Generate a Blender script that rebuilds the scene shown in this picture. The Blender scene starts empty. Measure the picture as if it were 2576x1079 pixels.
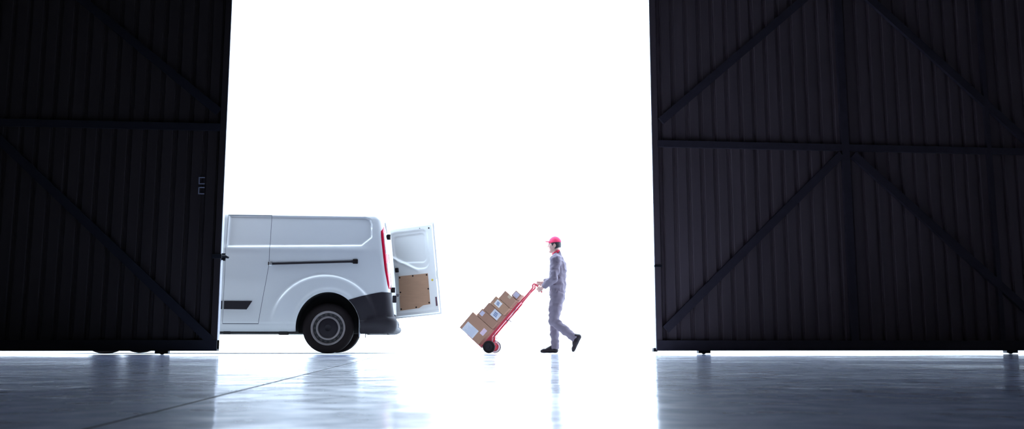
import bpy, bmesh, math, random
import numpy as np
from mathutils import Vector, Matrix
random.seed(7)
R = math.radians
C = bpy.context.scene.collection
sc = bpy.context.scene

# ------------------------------------------------------------------ camera, sky, exposure
CAM_H, F_PX, YAW, PITCH = 0.0908, 2345.0, R(5.8), R(8.070)
cam_d = bpy.data.cameras.new('camera')
cam_d.sensor_width = 36.0
cam_d.lens = 36.0 * F_PX / 2576.0
cam_d.clip_start = 0.02
cam_d.clip_end = 600
cam_d.dof.use_dof = True
cam_d.dof.focus_distance = 13.0
cam_d.dof.aperture_fstop = 9.0
cam = bpy.data.objects.new('camera', cam_d)
C.objects.link(cam)
cam.location = (0, 0, CAM_H)
cam.rotation_euler = (math.pi / 2 + PITCH, 0, -YAW)
sc.camera = cam

world = bpy.data.worlds.new('overcast_sky')
sc.world = world
world.use_nodes = True
wn = world.node_tree.nodes
bg = wn['Background']
bg.inputs['Color'].default_value = (0.66, 0.81, 1.0, 1)
bg.inputs['Strength'].default_value = 9.0

sc.view_settings.view_transform = 'Standard'
sc.view_settings.look = 'None'
sc.view_settings.gamma = 1.0
sc.view_settings.use_curve_mapping = False
sc.view_settings.exposure = 0.0


# ------------------------------------------------------------------ materials
def mat(name, col, rough=0.5, metal=0.0, var=0.06, scale=8.0, bump=0.0, bscale=40.0, coat=0.0, spec=0.5, stretch=None):
    m = bpy.data.materials.new(name)
    m.use_nodes = True
    nt = m.node_tree
    b = nt.nodes['Principled BSDF']
    b.inputs['Roughness'].default_value = rough
    b.inputs['Metallic'].default_value = metal
    b.inputs['Coat Weight'].default_value = coat
    b.inputs['Coat Roughness'].default_value = 0.08
    b.inputs['Specular IOR Level'].default_value = spec
    tc = nt.nodes.new('ShaderNodeTexCoord')
    src = tc.outputs['Object']
    if stretch:
        mp = nt.nodes.new('ShaderNodeMapping')
        mp.inputs['Scale'].default_value = stretch
        nt.links.new(src, mp.inputs['Vector'])
        src = mp.outputs['Vector']
    nz = nt.nodes.new('ShaderNodeTexNoise')
    nz.inputs['Scale'].default_value = scale
    nz.inputs['Detail'].default_value = 4
    nt.links.new(src, nz.inputs['Vector'])
    mx = nt.nodes.new('ShaderNodeMix')
    mx.data_type = 'RGBA'
    nt.links.new(nz.outputs['Fac'], mx.inputs['Factor'])
    mx.inputs['A'].default_value = (*[c * (1 - var) for c in col], 1)
    mx.inputs['B'].default_value = (*[min(1, c * (1 + var)) for c in col], 1)
    nt.links.new(mx.outputs['Result'], b.inputs['Base Color'])
    if bump > 0:
        n2 = nt.nodes.new('ShaderNodeTexNoise')
        n2.inputs['Scale'].default_value = bscale
        n2.inputs['Detail'].default_value = 5
        nt.links.new(src, n2.inputs['Vector'])
        bp = nt.nodes.new('ShaderNodeBump')
        bp.inputs['Strength'].default_value = bump
        bp.inputs['Distance'].default_value = 0.01
        nt.links.new(n2.outputs['Fac'], bp.inputs['Height'])
        nt.links.new(bp.outputs['Normal'], b.inputs['Normal'])
    return m


def floor_material():
    m = bpy.data.materials.new('polished_concrete')
    m.use_nodes = True
    nt = m.node_tree
    N, Lk = nt.nodes.new, nt.links.new
    b = nt.nodes['Principled BSDF']
    b.inputs['IOR'].default_value = 1.45
    b.inputs['Coat Weight'].default_value = 0.85
    b.inputs['Coat IOR'].default_value = 1.5
    tc = N('ShaderNodeTexCoord')
    sep = N('ShaderNodeSeparateXYZ')
    Lk(tc.outputs['Object'], sep.inputs[0])
    n1 = N('ShaderNodeTexNoise'); n1.inputs['Scale'].default_value = 0.9; n1.inputs['Detail'].default_value = 6
    n2 = N('ShaderNodeTexNoise'); n2.inputs['Scale'].default_value = 9.0; n2.inputs['Detail'].default_value = 6
    for n in (n1, n2):
        Lk(tc.outputs['Object'], n.inputs['Vector'])
    cr = N('ShaderNodeValToRGB')
    cr.color_ramp.elements[0].position = 0.36
    cr.color_ramp.elements[0].color = (0.20, 0.225, 0.35, 1)
    cr.color_ramp.elements[1].position = 0.66
    cr.color_ramp.elements[1].color = (0.53, 0.57, 0.80, 1)
    Lk(n2.outputs['Fac'], cr.inputs['Fac'])
    # the sawn control joint, a thin dark line running towards the doorway
    wob = N('ShaderNodeTexNoise'); wob.inputs['Scale'].default_value = 3.0
    Lk(tc.outputs['Object'], wob.inputs['Vector'])
    wm = N('ShaderNodeMath'); wm.operation = 'MULTIPLY_ADD'
    Lk(wob.outputs['Fac'], wm.inputs[0]); wm.inputs[1].default_value = 0.006
    Lk(sep.outputs['X'], wm.inputs[2])
    ad = N('ShaderNodeMath'); ad.operation = 'ADD'; Lk(wm.outputs[0], ad.inputs[0]); ad.inputs[1].default_value = JOINT_X
    ab = N('ShaderNodeMath'); ab.operation = 'ABSOLUTE'; Lk(ad.outputs[0], ab.inputs[0])
    jr = N('ShaderNodeMapRange')
    Lk(ab.outputs[0], jr.inputs['Value'])
    jr.inputs['From Min'].default_value = 0.0038; jr.inputs['From Max'].default_value = 0.0062
    jr.inputs['To Min'].default_value = 1.0; jr.inputs['To Max'].default_value = 0.0
    mx = N('ShaderNodeMix'); mx.data_type = 'RGBA'
    Lk(jr.outputs['Result'], mx.inputs['Factor'])
    Lk(cr.outputs['Color'], mx.inputs['A'])
    mx.inputs['B'].default_value = (0.02, 0.02, 0.025, 1)
    Lk(mx.outputs['Result'], b.inputs['Base Color'])
    # worn and polished patches
    rr = N('ShaderNodeMapRange')
    Lk(n1.outputs['Fac'], rr.inputs['Value'])
    rr.inputs['From Min'].default_value = 0.3; rr.inputs['From Max'].default_value = 0.7
    rr.inputs['To Min'].default_value = 0.07; rr.inputs['To Max'].default_value = 0.16
    ra = N('ShaderNodeMath'); ra.operation = 'MAXIMUM'
    Lk(rr.outputs['Result'], ra.inputs[0])
    jm = N('ShaderNodeMath'); jm.operation = 'MULTIPLY'; Lk(jr.outputs['Result'], jm.inputs[0]); jm.inputs[1].default_value = 0.9
    Lk(jm.outputs[0], ra.inputs[1])
    Lk(ra.outputs[0], b.inputs['Coat Roughness'])
    br = N('ShaderNodeMapRange')
    Lk(n2.outputs['Fac'], br.inputs['Value'])
    br.inputs['From Min'].default_value = 0.35; br.inputs['From Max'].default_value = 0.65
    br.inputs['To Min'].default_value = 0.60; br.inputs['To Max'].default_value = 0.34
    Lk(br.outputs['Result'], b.inputs['Roughness'])
    cw = N('ShaderNodeMath'); cw.operation = 'MULTIPLY_ADD'; Lk(jr.outputs['Result'], cw.inputs[0]); cw.inputs[1].default_value = -0.85; cw.inputs[2].default_value = 0.85
    Lk(cw.outputs[0], b.inputs['Coat Weight'])
    js = N('ShaderNodeMath'); js.operation = 'MULTIPLY_ADD'; Lk(jr.outputs['Result'], js.inputs[0]); js.inputs[1].default_value = -0.3; js.inputs[2].default_value = 0.3
    Lk(js.outputs[0], b.inputs['Specular IOR Level'])
    n3 = N('ShaderNodeTexNoise'); n3.inputs['Scale'].default_value = 7.0; n3.inputs['Detail'].default_value = 4
    n4 = N('ShaderNodeTexNoise'); n4.inputs['Scale'].default_value = 1.2; n4.inputs['Detail'].default_value = 2
    for n in (n3, n4):
        Lk(tc.outputs['Object'], n.inputs['Vector'])
    am = N('ShaderNodeMath'); am.operation = 'MULTIPLY_ADD'
    Lk(n3.outputs['Fac'], am.inputs[0]); am.inputs[1].default_value = 0.45; Lk(n4.outputs['Fac'], am.inputs[2])
    bp = N('ShaderNodeBump'); bp.inputs['Strength'].default_value = 0.36; bp.inputs['Distance'].default_value = 0.01
    Lk(am.outputs[0], bp.inputs['Height'])
    Lk(bp.outputs['Normal'], b.inputs['Normal'])
    Lk(bp.outputs['Normal'], b.inputs['Coat Normal'])
    return m


JOINT_X = 0.362
M = dict(
    floor=floor_material(),
    ground=mat('pale_yard_concrete', (0.54, 0.55, 0.56), 0.85, var=0.08, scale=1.2, bump=0.1),
    wall=mat('dark_wall_sheet', (0.05, 0.05, 0.055), 0.7, var=0.15),
    wall_out=mat('pale_outer_cladding', (0.6, 0.61, 0.62), 0.6),
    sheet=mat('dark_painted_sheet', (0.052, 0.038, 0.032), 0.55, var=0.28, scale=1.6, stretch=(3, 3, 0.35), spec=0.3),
    sheet2=mat('brightened_painted_sheet', (0.22, 0.158, 0.142), 0.55, var=0.28, scale=1.6, stretch=(3, 3, 0.35), spec=0.3),  # right door's colour raised so it renders brighter than the left
    sheet_edge=mat('galvanised_edge', (0.42, 0.42, 0.46), 0.45, var=0.25, scale=6, stretch=(1, 1, 0.6)),
    brace=mat('dark_painted_steel', (0.022, 0.020, 0.024), 0.6, var=0.2, spec=0.3),
    brace2=mat('brightened_painted_steel', (0.10, 0.078, 0.082), 0.6, var=0.2, spec=0.3),  # brighter copy of the left brace colour, for the right door
    iron=mat('black_iron', (0.012, 0.012, 0.014), 0.5, var=0.2),
    white=mat('white_van_paint', (0.72, 0.72, 0.72), 0.28, var=0.015, scale=3, coat=0.5),
    inner=mat('brightened_van_paint', (0.84, 0.84, 0.82), 0.35, var=0.015),  # van white raised in colour so the open door looks better lit
    gap=mat('dark_gap', (0.16, 0.17, 0.19), 0.8),
    trim=mat('black_plastic_trim', (0.016, 0.012, 0.017), 0.6, spec=0.3, var=0.15, scale=12, bump=0.05, bscale=300),
    black=mat('black_rubber', (0.012, 0.0075, 0.008), 0.8, spec=0.2, var=0.2, bump=0.05),
    under=mat('dark_underbody', (0.02, 0.017, 0.018), 0.85, var=0.3),
    steel=mat('grey_steel_wheel', (0.27, 0.235, 0.235), 0.45, 0.0, var=0.08),
    rimdark=mat('dark_grey_wheel', (0.07, 0.06, 0.062), 0.5, 0.0, var=0.1),  # the vent ring's own dark grey
    cap=mat('dark_hub_plastic', (0.017, 0.013, 0.018), 0.6, var=0.1, spec=0.25),
    chrome=mat('bright_metal', (0.75, 0.76, 0.78), 0.25, 0.9, var=0.05),
    red_lens=mat('red_lamp_lens', (0.55, 0.008, 0.04), 0.2, var=0.05, coat=0.4),
    pale_lens=mat('pale_lamp_lens', (0.85, 0.78, 0.82), 0.15, var=0.03, coat=0.4),
    glass=mat('dark_tinted_glass', (0.03, 0.04, 0.05), 0.06, var=0.05),
    ply=mat('brown_board', (0.46, 0.27, 0.17), 0.7, var=0.10, scale=6, stretch=(1, 1, 5)),
    yellow=mat('yellow_sticker', (0.75, 0.55, 0.05), 0.5),
    maroon=mat('dark_red_strip', (0.10, 0.03, 0.05), 0.4),
    red=mat('red_painted_frame', (0.66, 0.06, 0.095), 0.4, var=0.1, coat=0.2),
    rod=mat('thin_steel_rod', (0.22, 0.22, 0.24), 0.4, 0.6),
    card=mat('brown_cardboard', (0.43, 0.235, 0.158), 0.8, var=0.07, scale=5, bump=0.04, bscale=60),
    card2=mat('darker_cardboard', (0.385, 0.205, 0.14), 0.8, var=0.07, scale=5, bump=0.04, bscale=60),
    card3=mat('tan_cardboard', (0.47, 0.265, 0.168), 0.8, var=0.07, scale=5, bump=0.04, bscale=60),
    tape=mat('tan_packing_tape', (0.60, 0.45, 0.32), 0.3, var=0.05),
    paper=mat('pale_blue_paper', (0.70, 0.69, 0.74), 0.7, var=0.05),
    paper_w=mat('white_paper', (0.84, 0.80, 0.80), 0.7, var=0.04),
    paper_p=mat('pink_paper', (0.82, 0.58, 0.68), 0.7, var=0.05),
    paper_l=mat('lilac_paper', (0.62, 0.55, 0.66), 0.7, var=0.05),
    ink=mat('blue_grey_print', (0.20, 0.25, 0.40), 0.7, var=0.1),
    ink_f=mat('faint_print', (0.42, 0.48, 0.64), 0.7, var=0.1),
    cloth=mat('grey_violet_twill', (0.165, 0.135, 0.175), 0.85, var=0.10, scale=10, bump=0.15, bscale=90),
    shirt=mat('red_shirt_cotton', (0.85, 0.04, 0.10), 0.8, var=0.06),
    hat=mat('bright_red_cotton', (0.95, 0.045, 0.15), 0.75, var=0.06),
    skin=mat('skin', (0.66, 0.40, 0.34), 0.55, var=0.06, scale=20),
    hair=mat('black_hair', (0.028, 0.03, 0.035), 0.6, var=0.3, scale=60),
    eye=mat('dark_eye', (0.02, 0.015, 0.015), 0.2),
    shoe=mat('black_leather', (0.016, 0.010, 0.014), 0.5, var=0.2, spec=0.25),
)


# ------------------------------------------------------------------ helpers
def link(name, me, m, parent=None):
    o = bpy.data.objects.new(name, me)
    for mm in (m if isinstance(m, (list, tuple)) else [m]):
        me.materials.append(mm)
    C.objects.link(o)
    if parent:
        o.parent = parent
    return o


def from_bm(name, bm, m, parent=None, smooth=False):
    me = bpy.data.meshes.new(name)
    bmesh.ops.recalc_face_normals(bm, faces=bm.faces)
    bm.to_mesh(me)
    bm.free()
    if smooth:
        me.polygons.foreach_set('use_smooth', [True] * len(me.polygons))
        try:
            me.set_sharp_from_angle(angle=R(40))
        except Exception:
            pass
    return link(name, me, m, parent)


def from_py(name, V, Fc, m, parent=None, smooth=True, sharp=None, mi=None):
    me = bpy.data.meshes.new(name)
    me.from_pydata([tuple(v) for v in V], [], [tuple(f) for f in Fc])
    if smooth:
        me.polygons.foreach_set('use_smooth', [True] * len(me.polygons))
    if mi is not None:
        me.polygons.foreach_set('material_index', mi)
    if sharp:
        me.set_sharp_from_angle(angle=R(sharp))
    me.update()
    return link(name, me, m, parent)


def empty(name, loc=(0, 0, 0), label=None, cat=None, group=None, kind=None):
    o = bpy.data.objects.new(name, None)
    o.empty_display_size = 0.2
    C.objects.link(o)
    o.location = loc
    return tag(o, label, cat, group, kind)


def tag(o, label=None, cat=None, group=None, kind=None):
    if label: o['label'] = label
    if cat: o['category'] = cat
    if group: o['group'] = group
    if kind: o['kind'] = kind
    return o


def add_box(bm, lo, hi, bev=0.0, mtx=None):
    lo, hi = Vector(lo), Vector(hi)
    r = bmesh.ops.create_cube(bm, size=1)
    vs = r['verts']
    for v in vs:
        v.co = Vector([(lo[i] + hi[i]) / 2 + v.co[i] * (hi[i] - lo[i]) for i in range(3)])
    if bev > 0:
        es = list({e for v in vs for e in v.link_edges})
        g = bmesh.ops.bevel(bm, geom=es, offset=bev, segments=2, affect='EDGES', profile=0.5)
        vs = list({v for v in g['verts']} | {v for v in vs if v.is_valid})
    if mtx is not None:
        for v in vs:
            v.co = mtx @ v.co
    return vs


def box(name, lo, hi, m, parent=None, bev=0.0, mtx=None):
    bm = bmesh.new()
    add_box(bm, lo, hi, bev, mtx)
    return from_bm(name, bm, m, parent, smooth=False)


def frame_on(d):
    d = Vector(d).normalized()
    a = Vector((0, 0, 1)) if abs(d.z) < 0.9 else Vector((1, 0, 0))
    u = d.cross(a).normalized()
    return d, u, d.cross(u)


def add_tube(bm, pts, rad, n=10, cap=True):
    pts = [Vector(p) for p in pts]
    rings = []
    for i, p in enumerate(pts):
        t = (pts[min(i + 1, len(pts) - 1)] - pts[max(i - 1, 0)]).normalized()
        if i == 0:
            _, u, w = frame_on(t)
        else:
            u = (u - t * u.dot(t)).normalized()
            w = t.cross(u)
        r = rad[i] if isinstance(rad, (list, tuple)) else rad
        rings.append([bm.verts.new(p + u * r * math.cos(2 * math.pi * k / n) + w * r * math.sin(2 * math.pi * k / n)) for k in range(n)])
    for a, b in zip(rings, rings[1:]):
        for k in range(n):
            bm.faces.new((a[k], a[(k + 1) % n], b[(k + 1) % n], b[k]))
    if cap:
        bm.faces.new(rings[0][::-1])
        bm.faces.new(rings[-1])


def soft(pts, n=5):
    """a smooth curve through the points"""
    P = [Vector(p) for p in pts]
    out = []
    for i in range(len(P) - 1):
        a, b, c, d = P[max(i - 1, 0)], P[i], P[i + 1], P[min(i + 2, len(P) - 1)]
        for k in range(n):
            t = k / n
            out.append(0.5 * (2 * b + (c - a) * t + (2 * a - 5 * b + 4 * c - d) * t * t + (3 * b - a - 3 * c + d) * t ** 3))
    return out + [P[-1]]


def tube(name, pts, rad, m, parent=None, n=10):
    bm = bmesh.new()
    add_tube(bm, pts, rad, n)
    return from_bm(name, bm, m, parent, smooth=True)


def add_bar(bm, p, q, wid, dep, up=(0, 1, 0)):
    """a rectangular bar from p to q; dep is measured along up."""
    p, q = Vector(p), Vector(q)
    d = (q - p).normalized()
    up = Vector(up)
    up = (up - d * up.dot(d)).normalized()
    s = d.cross(up)
    vs = []
    for e in (p, q):
        for a, b in ((-1, -1), (1, -1), (1, 1), (-1, 1)):
            vs.append(bm.verts.new(e + s * a * wid / 2 + up * b * dep / 2))
    for f in ((0, 1, 2, 3), (7, 6, 5, 4), (0, 4, 5, 1), (1, 5, 6, 2), (2, 6, 7, 3), (3, 7, 4, 0)):
        bm.faces.new([vs[i] for i in f])


def bar(name, p, q, wid, dep, m, parent=None, up=(0, 1, 0)):
    bm = bmesh.new()
    add_bar(bm, p, q, wid, dep, up)
    return from_bm(name, bm, m, parent)


def add_lathe(bm, prof, n=48, center=(0, 0, 0), axis='Y'):
    """prof: (radius, offset along the axis) pairs, closed into a ring when both ends have radius > 0."""
    c = Vector(center)
    rings = []
    for r, h in prof:
        ring = []
        for k in range(n):
            a = 2 * math.pi * k / n
            if axis == 'Y':
                ring.append(bm.verts.new(c + Vector((r * math.cos(a), h, r * math.sin(a)))))
            else:
                ring.append(bm.verts.new(c + Vector((r * math.cos(a), r * math.sin(a), h))))
        rings.append(ring)
    for a, b in zip(rings, rings[1:]):
        for k in range(n):
            bm.faces.new((a[k], a[(k + 1) % n], b[(k + 1) % n], b[k]))
    return rings


def lathe(name, prof, m, parent=None, n=48, center=(0, 0, 0), axis='Y', closed=False, caps=True):
    bm = bmesh.new()
    rings = add_lathe(bm, prof, n, center, axis)
    if closed:
        a, b = rings[-1], rings[0]
        for k in range(n):
            bm.faces.new((a[k], a[(k + 1) % n], b[(k + 1) % n], b[k]))
    elif caps:
        for ring in (rings[0], rings[-1]):
            bm.faces.new(ring)
    bmesh.ops.remove_doubles(bm, verts=bm.verts, dist=1e-6)
    return from_bm(name, bm, m, parent, smooth=True)


def add_prism(bm, poly, y0, y1):
    """poly of (x, z) extruded along y."""
    a = [bm.verts.new((x, y0, z)) for x, z in poly]
    b = [bm.verts.new((x, y1, z)) for x, z in poly]
    n = len(poly)
    bm.faces.new(a)
    bm.faces.new(b[::-1])
    for k in range(n):
        bm.faces.new((a[k], b[k], b[(k + 1) % n], a[(k + 1) % n]))


def sstep(a, b, x):
    t = np.clip((x - a) / (b - a), 0, 1)
    return t * t * (3 - 2 * t)


# ------------------------------------------------------------------ the setting
Yd = 11.184            # inner face line of the sliding doors
XL, XR = -2.296, 2.896  # leading edges
FX0, FX1, BY = -9.0, 11.0, -9.0
tag(box('floor', (FX0, BY, -0.2), (FX1, Yd + 0.03, 0), M['floor']), 'polished blue grey concrete hangar floor with one thin joint', 'floor', kind='structure')
tag(box('ground', (-160, Yd + 0.034, -0.3), (160, 220, -0.001), M['ground']), 'pale glaring yard outside the hangar doorway', 'ground', kind='structure')
tag(box('ceiling', (FX0, BY, 9.0), (FX1, Yd + 0.5, 9.2), M['wall']), 'dark hangar ceiling', 'ceiling', kind='structure')
tag(box('wall_left', (FX0 - 0.2, BY, 0), (FX0, Yd + 0.5, 9.2), M['wall']), 'dark hangar side wall beyond the left door', 'wall', kind='structure')
tag(box('wall_right', (FX1, BY, 0), (FX1 + 0.2, Yd + 0.5, 9.2), M['wall']), 'dark hangar side wall beyond the right door', 'wall', kind='structure')
tag(box('wall_back', (FX0, BY - 0.2, 0), (FX1, BY, 9.2), M['wall']), 'dark hangar wall behind the viewer', 'wall', kind='structure')
bm = bmesh.new()
add_box(bm, (FX0, Yd + 0.30, 0), (-7.6, Yd + 0.5, 9.2))
add_box(bm, (8.6, Yd + 0.30, 0), (FX1, Yd + 0.5, 9.2))
add_box(bm, (-7.6, Yd + 0.30, 6.9), (8.6, Yd + 0.5, 9.2))
tag(from_bm('wall_front', bm, M['wall_out']), 'hangar front wall above and beside the sliding doors', 'wall', kind='structure')


def corrugated(name, x0, x1, z0, z1, ya, pitch, depth, parent, flip, m):
    """trapezoidal steel sheet standing in the xz plane; ya is the face towards the hall."""
    prof = []
    x = x0
    n = int(math.ceil((x1 - x0) / pitch))
    for i in range(n):
        b = x0 + i * pitch
        for fx, d in ((0.0, 0), (0.60, 0), (0.66, 0.35), (0.70, 0.25), (0.74, 1), (0.92, 1), (1.0, 0)):
            xx = min(b + fx * pitch, x1)
            prof.append((xx if not flip else x0 + x1 - xx, ya + depth * d))
    V, Fc = [], []
    for px, py in prof:
        V += [(px, py, z0), (px, py, z1), (px, py + 0.004, z0), (px, py + 0.004, z1)]
    for i in range(len(prof) - 1):
        a, b = 4 * i, 4 * i + 4
        Fc += [(a, b, b + 1, a + 1), (a + 2, a + 3, b + 3, b + 2)]
    return from_py(name, V, Fc, m, parent, smooth=False)


def sliding_door(name, lead, back, sgn, rails, braces, posts, wheels, label):
    """lead: x of the leading edge; back: x of the far end; sgn +1 when the panel extends to +x."""
    d = empty(name, ((lead + back) / 2, Yd, 0), label, 'door', kind='structure')
    off = Matrix.Translation((-(lead + back) / 2, -Yd, 0))
    H, zb, T = 6.8, 0.042, 0.12
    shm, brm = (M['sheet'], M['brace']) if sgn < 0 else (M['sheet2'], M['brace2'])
    lo, hi = min(lead, back), max(lead, back)

    def fit(o):
        o.data.transform(off)
        return o
    fit(corrugated('corrugated_sheet', lo + 0.06, hi - 0.06, 0.16, H - 0.05, Yd + 0.045, 0.175, 0.032, d, sgn > 0, shm))
    for x in (lead, back):
        s = sgn if x == lead else -sgn
        a, b = sorted((x + s * 0.006, x + s * 0.075))
        fit(box('stile', (a, Yd, zb), (b, Yd + T - 0.01, H), shm, d))
    a, b = sorted((lead, lead + sgn * 0.006))
    e = fit(box('edge_angle', (a, Yd + 0.004, zb + 0.02), (b, Yd + T, H), M['sheet_edge'], d))
    e['label'] = 'pale bare metal strip down the leading edge'
    fit(box('bottom_rail', (lo + 0.004, Yd - 0.012, zb), (hi, Yd + T, zb + 0.125), brm, d))
    fit(box('top_rail', (lo + 0.004, Yd - 0.012, H - 0.12), (hi, Yd + T, H), brm, d))
    for z, h in rails:
        fit(box('cross_rail', (lo + 0.07, Yd - 0.004, z - h / 2), (hi - 0.07, Yd + 0.04, z + h / 2), brm, d))
    for x, w in posts:
        fit(box('post', (x - w / 2, Yd - 0.006, zb + 0.12), (x + w / 2, Yd + 0.043, H - 0.1), brm, d))
    for (xa, za), (xb, zbb), w in braces:
        fit(bar('diagonal_brace', (xa, Yd + 0.012, za), (xb, Yd + 0.012, zbb), w, 0.05, brm, d))
    for x in wheels:
        bm = bmesh.new()
        add_box(bm, (x - 0.075, Yd + 0.01, 0.012), (x + 0.075, Yd + 0.10, zb + 0.01), 0.006)
        g = fit(from_bm('wheel_bracket', bm, M['iron'], d))
        w_ = lathe('wheel', [(0.0, -0.02), (0.028, -0.02), (0.03, -0.012), (0.026, 0.0), (0.03, 0.012), (0.028, 0.02), (0.0, 0.02)], M['iron'], g, 20, (x, Yd + 0.055, 0.0302))
        fit(w_)
    return d, fit


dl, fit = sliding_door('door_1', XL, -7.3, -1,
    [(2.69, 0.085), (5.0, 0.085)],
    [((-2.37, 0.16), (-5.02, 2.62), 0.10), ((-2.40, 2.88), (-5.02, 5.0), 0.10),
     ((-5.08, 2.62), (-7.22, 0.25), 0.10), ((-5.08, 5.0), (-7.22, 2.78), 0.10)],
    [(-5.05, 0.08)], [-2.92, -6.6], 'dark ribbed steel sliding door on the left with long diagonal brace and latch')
latch = bmesh.new()
add_box(latch, (XL - 0.10, Yd - 0.02, 1.115), (XL + 0.012, Yd + 0.02, 1.165), 0.004)
add_box(latch, (XL - 0.02, Yd + 0.03, 1.10), (XL + 0.045, Yd + 0.055, 1.18), 0.004)
add_tube(latch, [(XL - 0.03, Yd + 0.01, 1.14), (XL + 0.05, Yd + 0.03, 1.142), (XL + 0.085, Yd + 0.03, 1.128)], [0.014, 0.02, 0.012], 10)
add_box(latch, (XL + 0.02, Yd + 0.01, 1.09), (XL + 0.05, Yd + 0.045, 1.125), 0.004)
fit(from_bm('latch', latch, M['iron'], dl))
bm = bmesh.new()
for z0 in (2.0, 1.88):
    for z in (z0, z0 + 0.075):
        add_box(bm, (-2.60, Yd + 0.036, z), (-2.53, Yd + 0.046, z + 0.012))
    add_box(bm, (-2.60, Yd + 0.036, z0), (-2.588, Yd + 0.046, z0 + 0.087))
fit(from_bm('hasp_plate', bm, M['sheet_edge'], dl))

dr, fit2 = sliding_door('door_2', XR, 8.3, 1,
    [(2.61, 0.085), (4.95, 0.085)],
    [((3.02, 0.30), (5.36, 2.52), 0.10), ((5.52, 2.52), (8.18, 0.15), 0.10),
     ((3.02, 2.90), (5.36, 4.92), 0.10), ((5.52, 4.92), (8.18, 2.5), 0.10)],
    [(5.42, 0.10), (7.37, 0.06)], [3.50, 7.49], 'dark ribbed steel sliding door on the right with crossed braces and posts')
bm = bmesh.new()
add_box(bm, (XR - 0.03, Yd + 0.02, 0.03), (XR + 0.02, Yd + 0.10, 0.075), 0.004)
fit2(from_bm('floor_guide', bm, M['iron'], dr))
bm = bmesh.new()
add_box(bm, (XR - 0.004, Yd - 0.01, 1.06), (XR + 0.09, Yd + 0.02, 1.085), 0.003)
fit2(from_bm('latch_keeper', bm, M['iron'], dr))
tag(box('trim_1', (-9.0, Yd + 0.018, -0.01), (11.0, Yd + 0.06, 0.0003), M['ground']), 'thin steel guide strip across the doorway threshold', 'threshold', kind='structure')

# ------------------------------------------------------------------ the van (van axes: x to the rear from the rear axle, -y the near side)
VAN_X, VAN_Y = -1.203, 12.977 + 0.91
van = empty('delivery_van', (VAN_X, VAN_Y, 0), 'white panel van with one rear door swung open, parked outside the doorway', 'van')

SEC = np.array([(0.86, 0.295), (0.895, 0.315), (0.915, 0.36), (0.925, 0.50), (0.928, 0.80), (0.925, 1.05), (0.918, 1.30), (0.910, 1.42),
                (0.885, 1.60), (0.858, 1.76), (0.838, 1.86), (0.815, 1.905), (0.80, 1.912), (0.785, 1.925), (0.74, 1.948), (0.62, 1.965), (0.40, 1.976), (0.15, 1.98), (0.0, 1.98)])
_t = np.concatenate([[0], np.cumsum(np.hypot(*np.diff(SEC, axis=0).T))])
LEAN_Z = [0.27, 0.85, 1.0, 1.3, 1.7, 1.85, 1.92, 1.98]
LEAN_V = [0.02, 0.0, -0.013, -0.045, -0.088, -0.115, -0.145, -0.175]
UA, RA = 0.73, 0.11       # where the rear corner begins, and its radius


def lean(z):
    return np.interp(z, LEAN_Z, LEAN_V)


def ztop(x):
    return np.interp(x, [-3.80, -3.72, -3.62, -3.35, -3.12, -3.02, -2.30, -2.15, -1.9], [0.80, 0.92, 1.02, 1.16, 1.24, 1.29, 1.93, 1.965, 1.98])


def planw(x):
    return np.interp(x, [-3.80, -3.74, -3.6, -3.4, -3.0, -2.6], [0.62, 0.76, 0.88, 0.95, 0.99, 1.0])


def sd_poly(px, pz, poly):
    """signed distance to a polygon, negative inside (arrays)."""
    n = len(poly)
    d = np.full(px.shape, 1e9)
    s = np.ones(px.shape)
    j = n - 1
    for i in range(n):
        ex, ez = poly[j][0] - poly[i][0], poly[j][1] - poly[i][1]
        wx, wz = px - poly[i][0], pz - poly[i][1]
        t = np.clip((wx * ex + wz * ez) / (ex * ex + ez * ez), 0, 1)
        d = np.minimum(d, (wx - ex * t) ** 2 + (wz - ez * t) ** 2)
        c1, c2, c3 = pz >= poly[i][1], pz < poly[j][1], ex * wz > ez * wx
        flip = (c1 & c2 & c3) | (~c1 & ~c2 & ~c3)
        s = np.where(flip, -s, s)
        j = i
    return s * np.sqrt(d)


REC = [(-1.37, 1.868), (0.46, 1.868), (0.525, 1.845), (0.55, 1.79), (0.555, 1.60), (0.425, 1.488), (-1.37, 1.455)]


def disp(x, z):
    d = np.zeros(np.broadcast(x, z).shape)
    x, z = np.broadcast_to(x, d.shape), np.broadcast_to(z, d.shape)
    for poly in (REC,):
        sd = sd_poly(x, z, poly) - 0.012
        d = d - 0.022 * sstep(0.010, -0.018, sd)
    # shoulder under the recess, fading out at the rear quarter
    d = d + 0.010 * np.exp(-((z - 1.42) / 0.045) ** 2) * sstep(0.62, 0.30, x)
    for cx in (0.0, -2.93):
        r = np.hypot(x - cx + 0.05, (z - 0.34))
        d = d + 0.036 * sstep(0.745, 0.690, r) * sstep(0.35, 0.80, z)
        r2 = np.hypot((x - cx) / 0.435, (z - 0.34) / 0.487)
        d = d + 0.010 * sstep(1.16, 1.06, r2)
    # low side skirt and lower body scallop
    d = d - 0.012 * np.exp(-((z - 0.98) / 0.12) ** 2) * sstep(-0.55, -0.95, x)
    d = d - 0.008 * sstep(0.425, 0.395, z)
    return d


ARCH = (0.432, 0.487, 0.34)


def seam_shift(u, z):
    s = np.where(z > 1.20, 0.0, -0.115 * (1.20 - z) / 0.8)
    return s * np.clip(1 - np.abs(u + 0.815) / 0.40, 0, 1)


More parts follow.
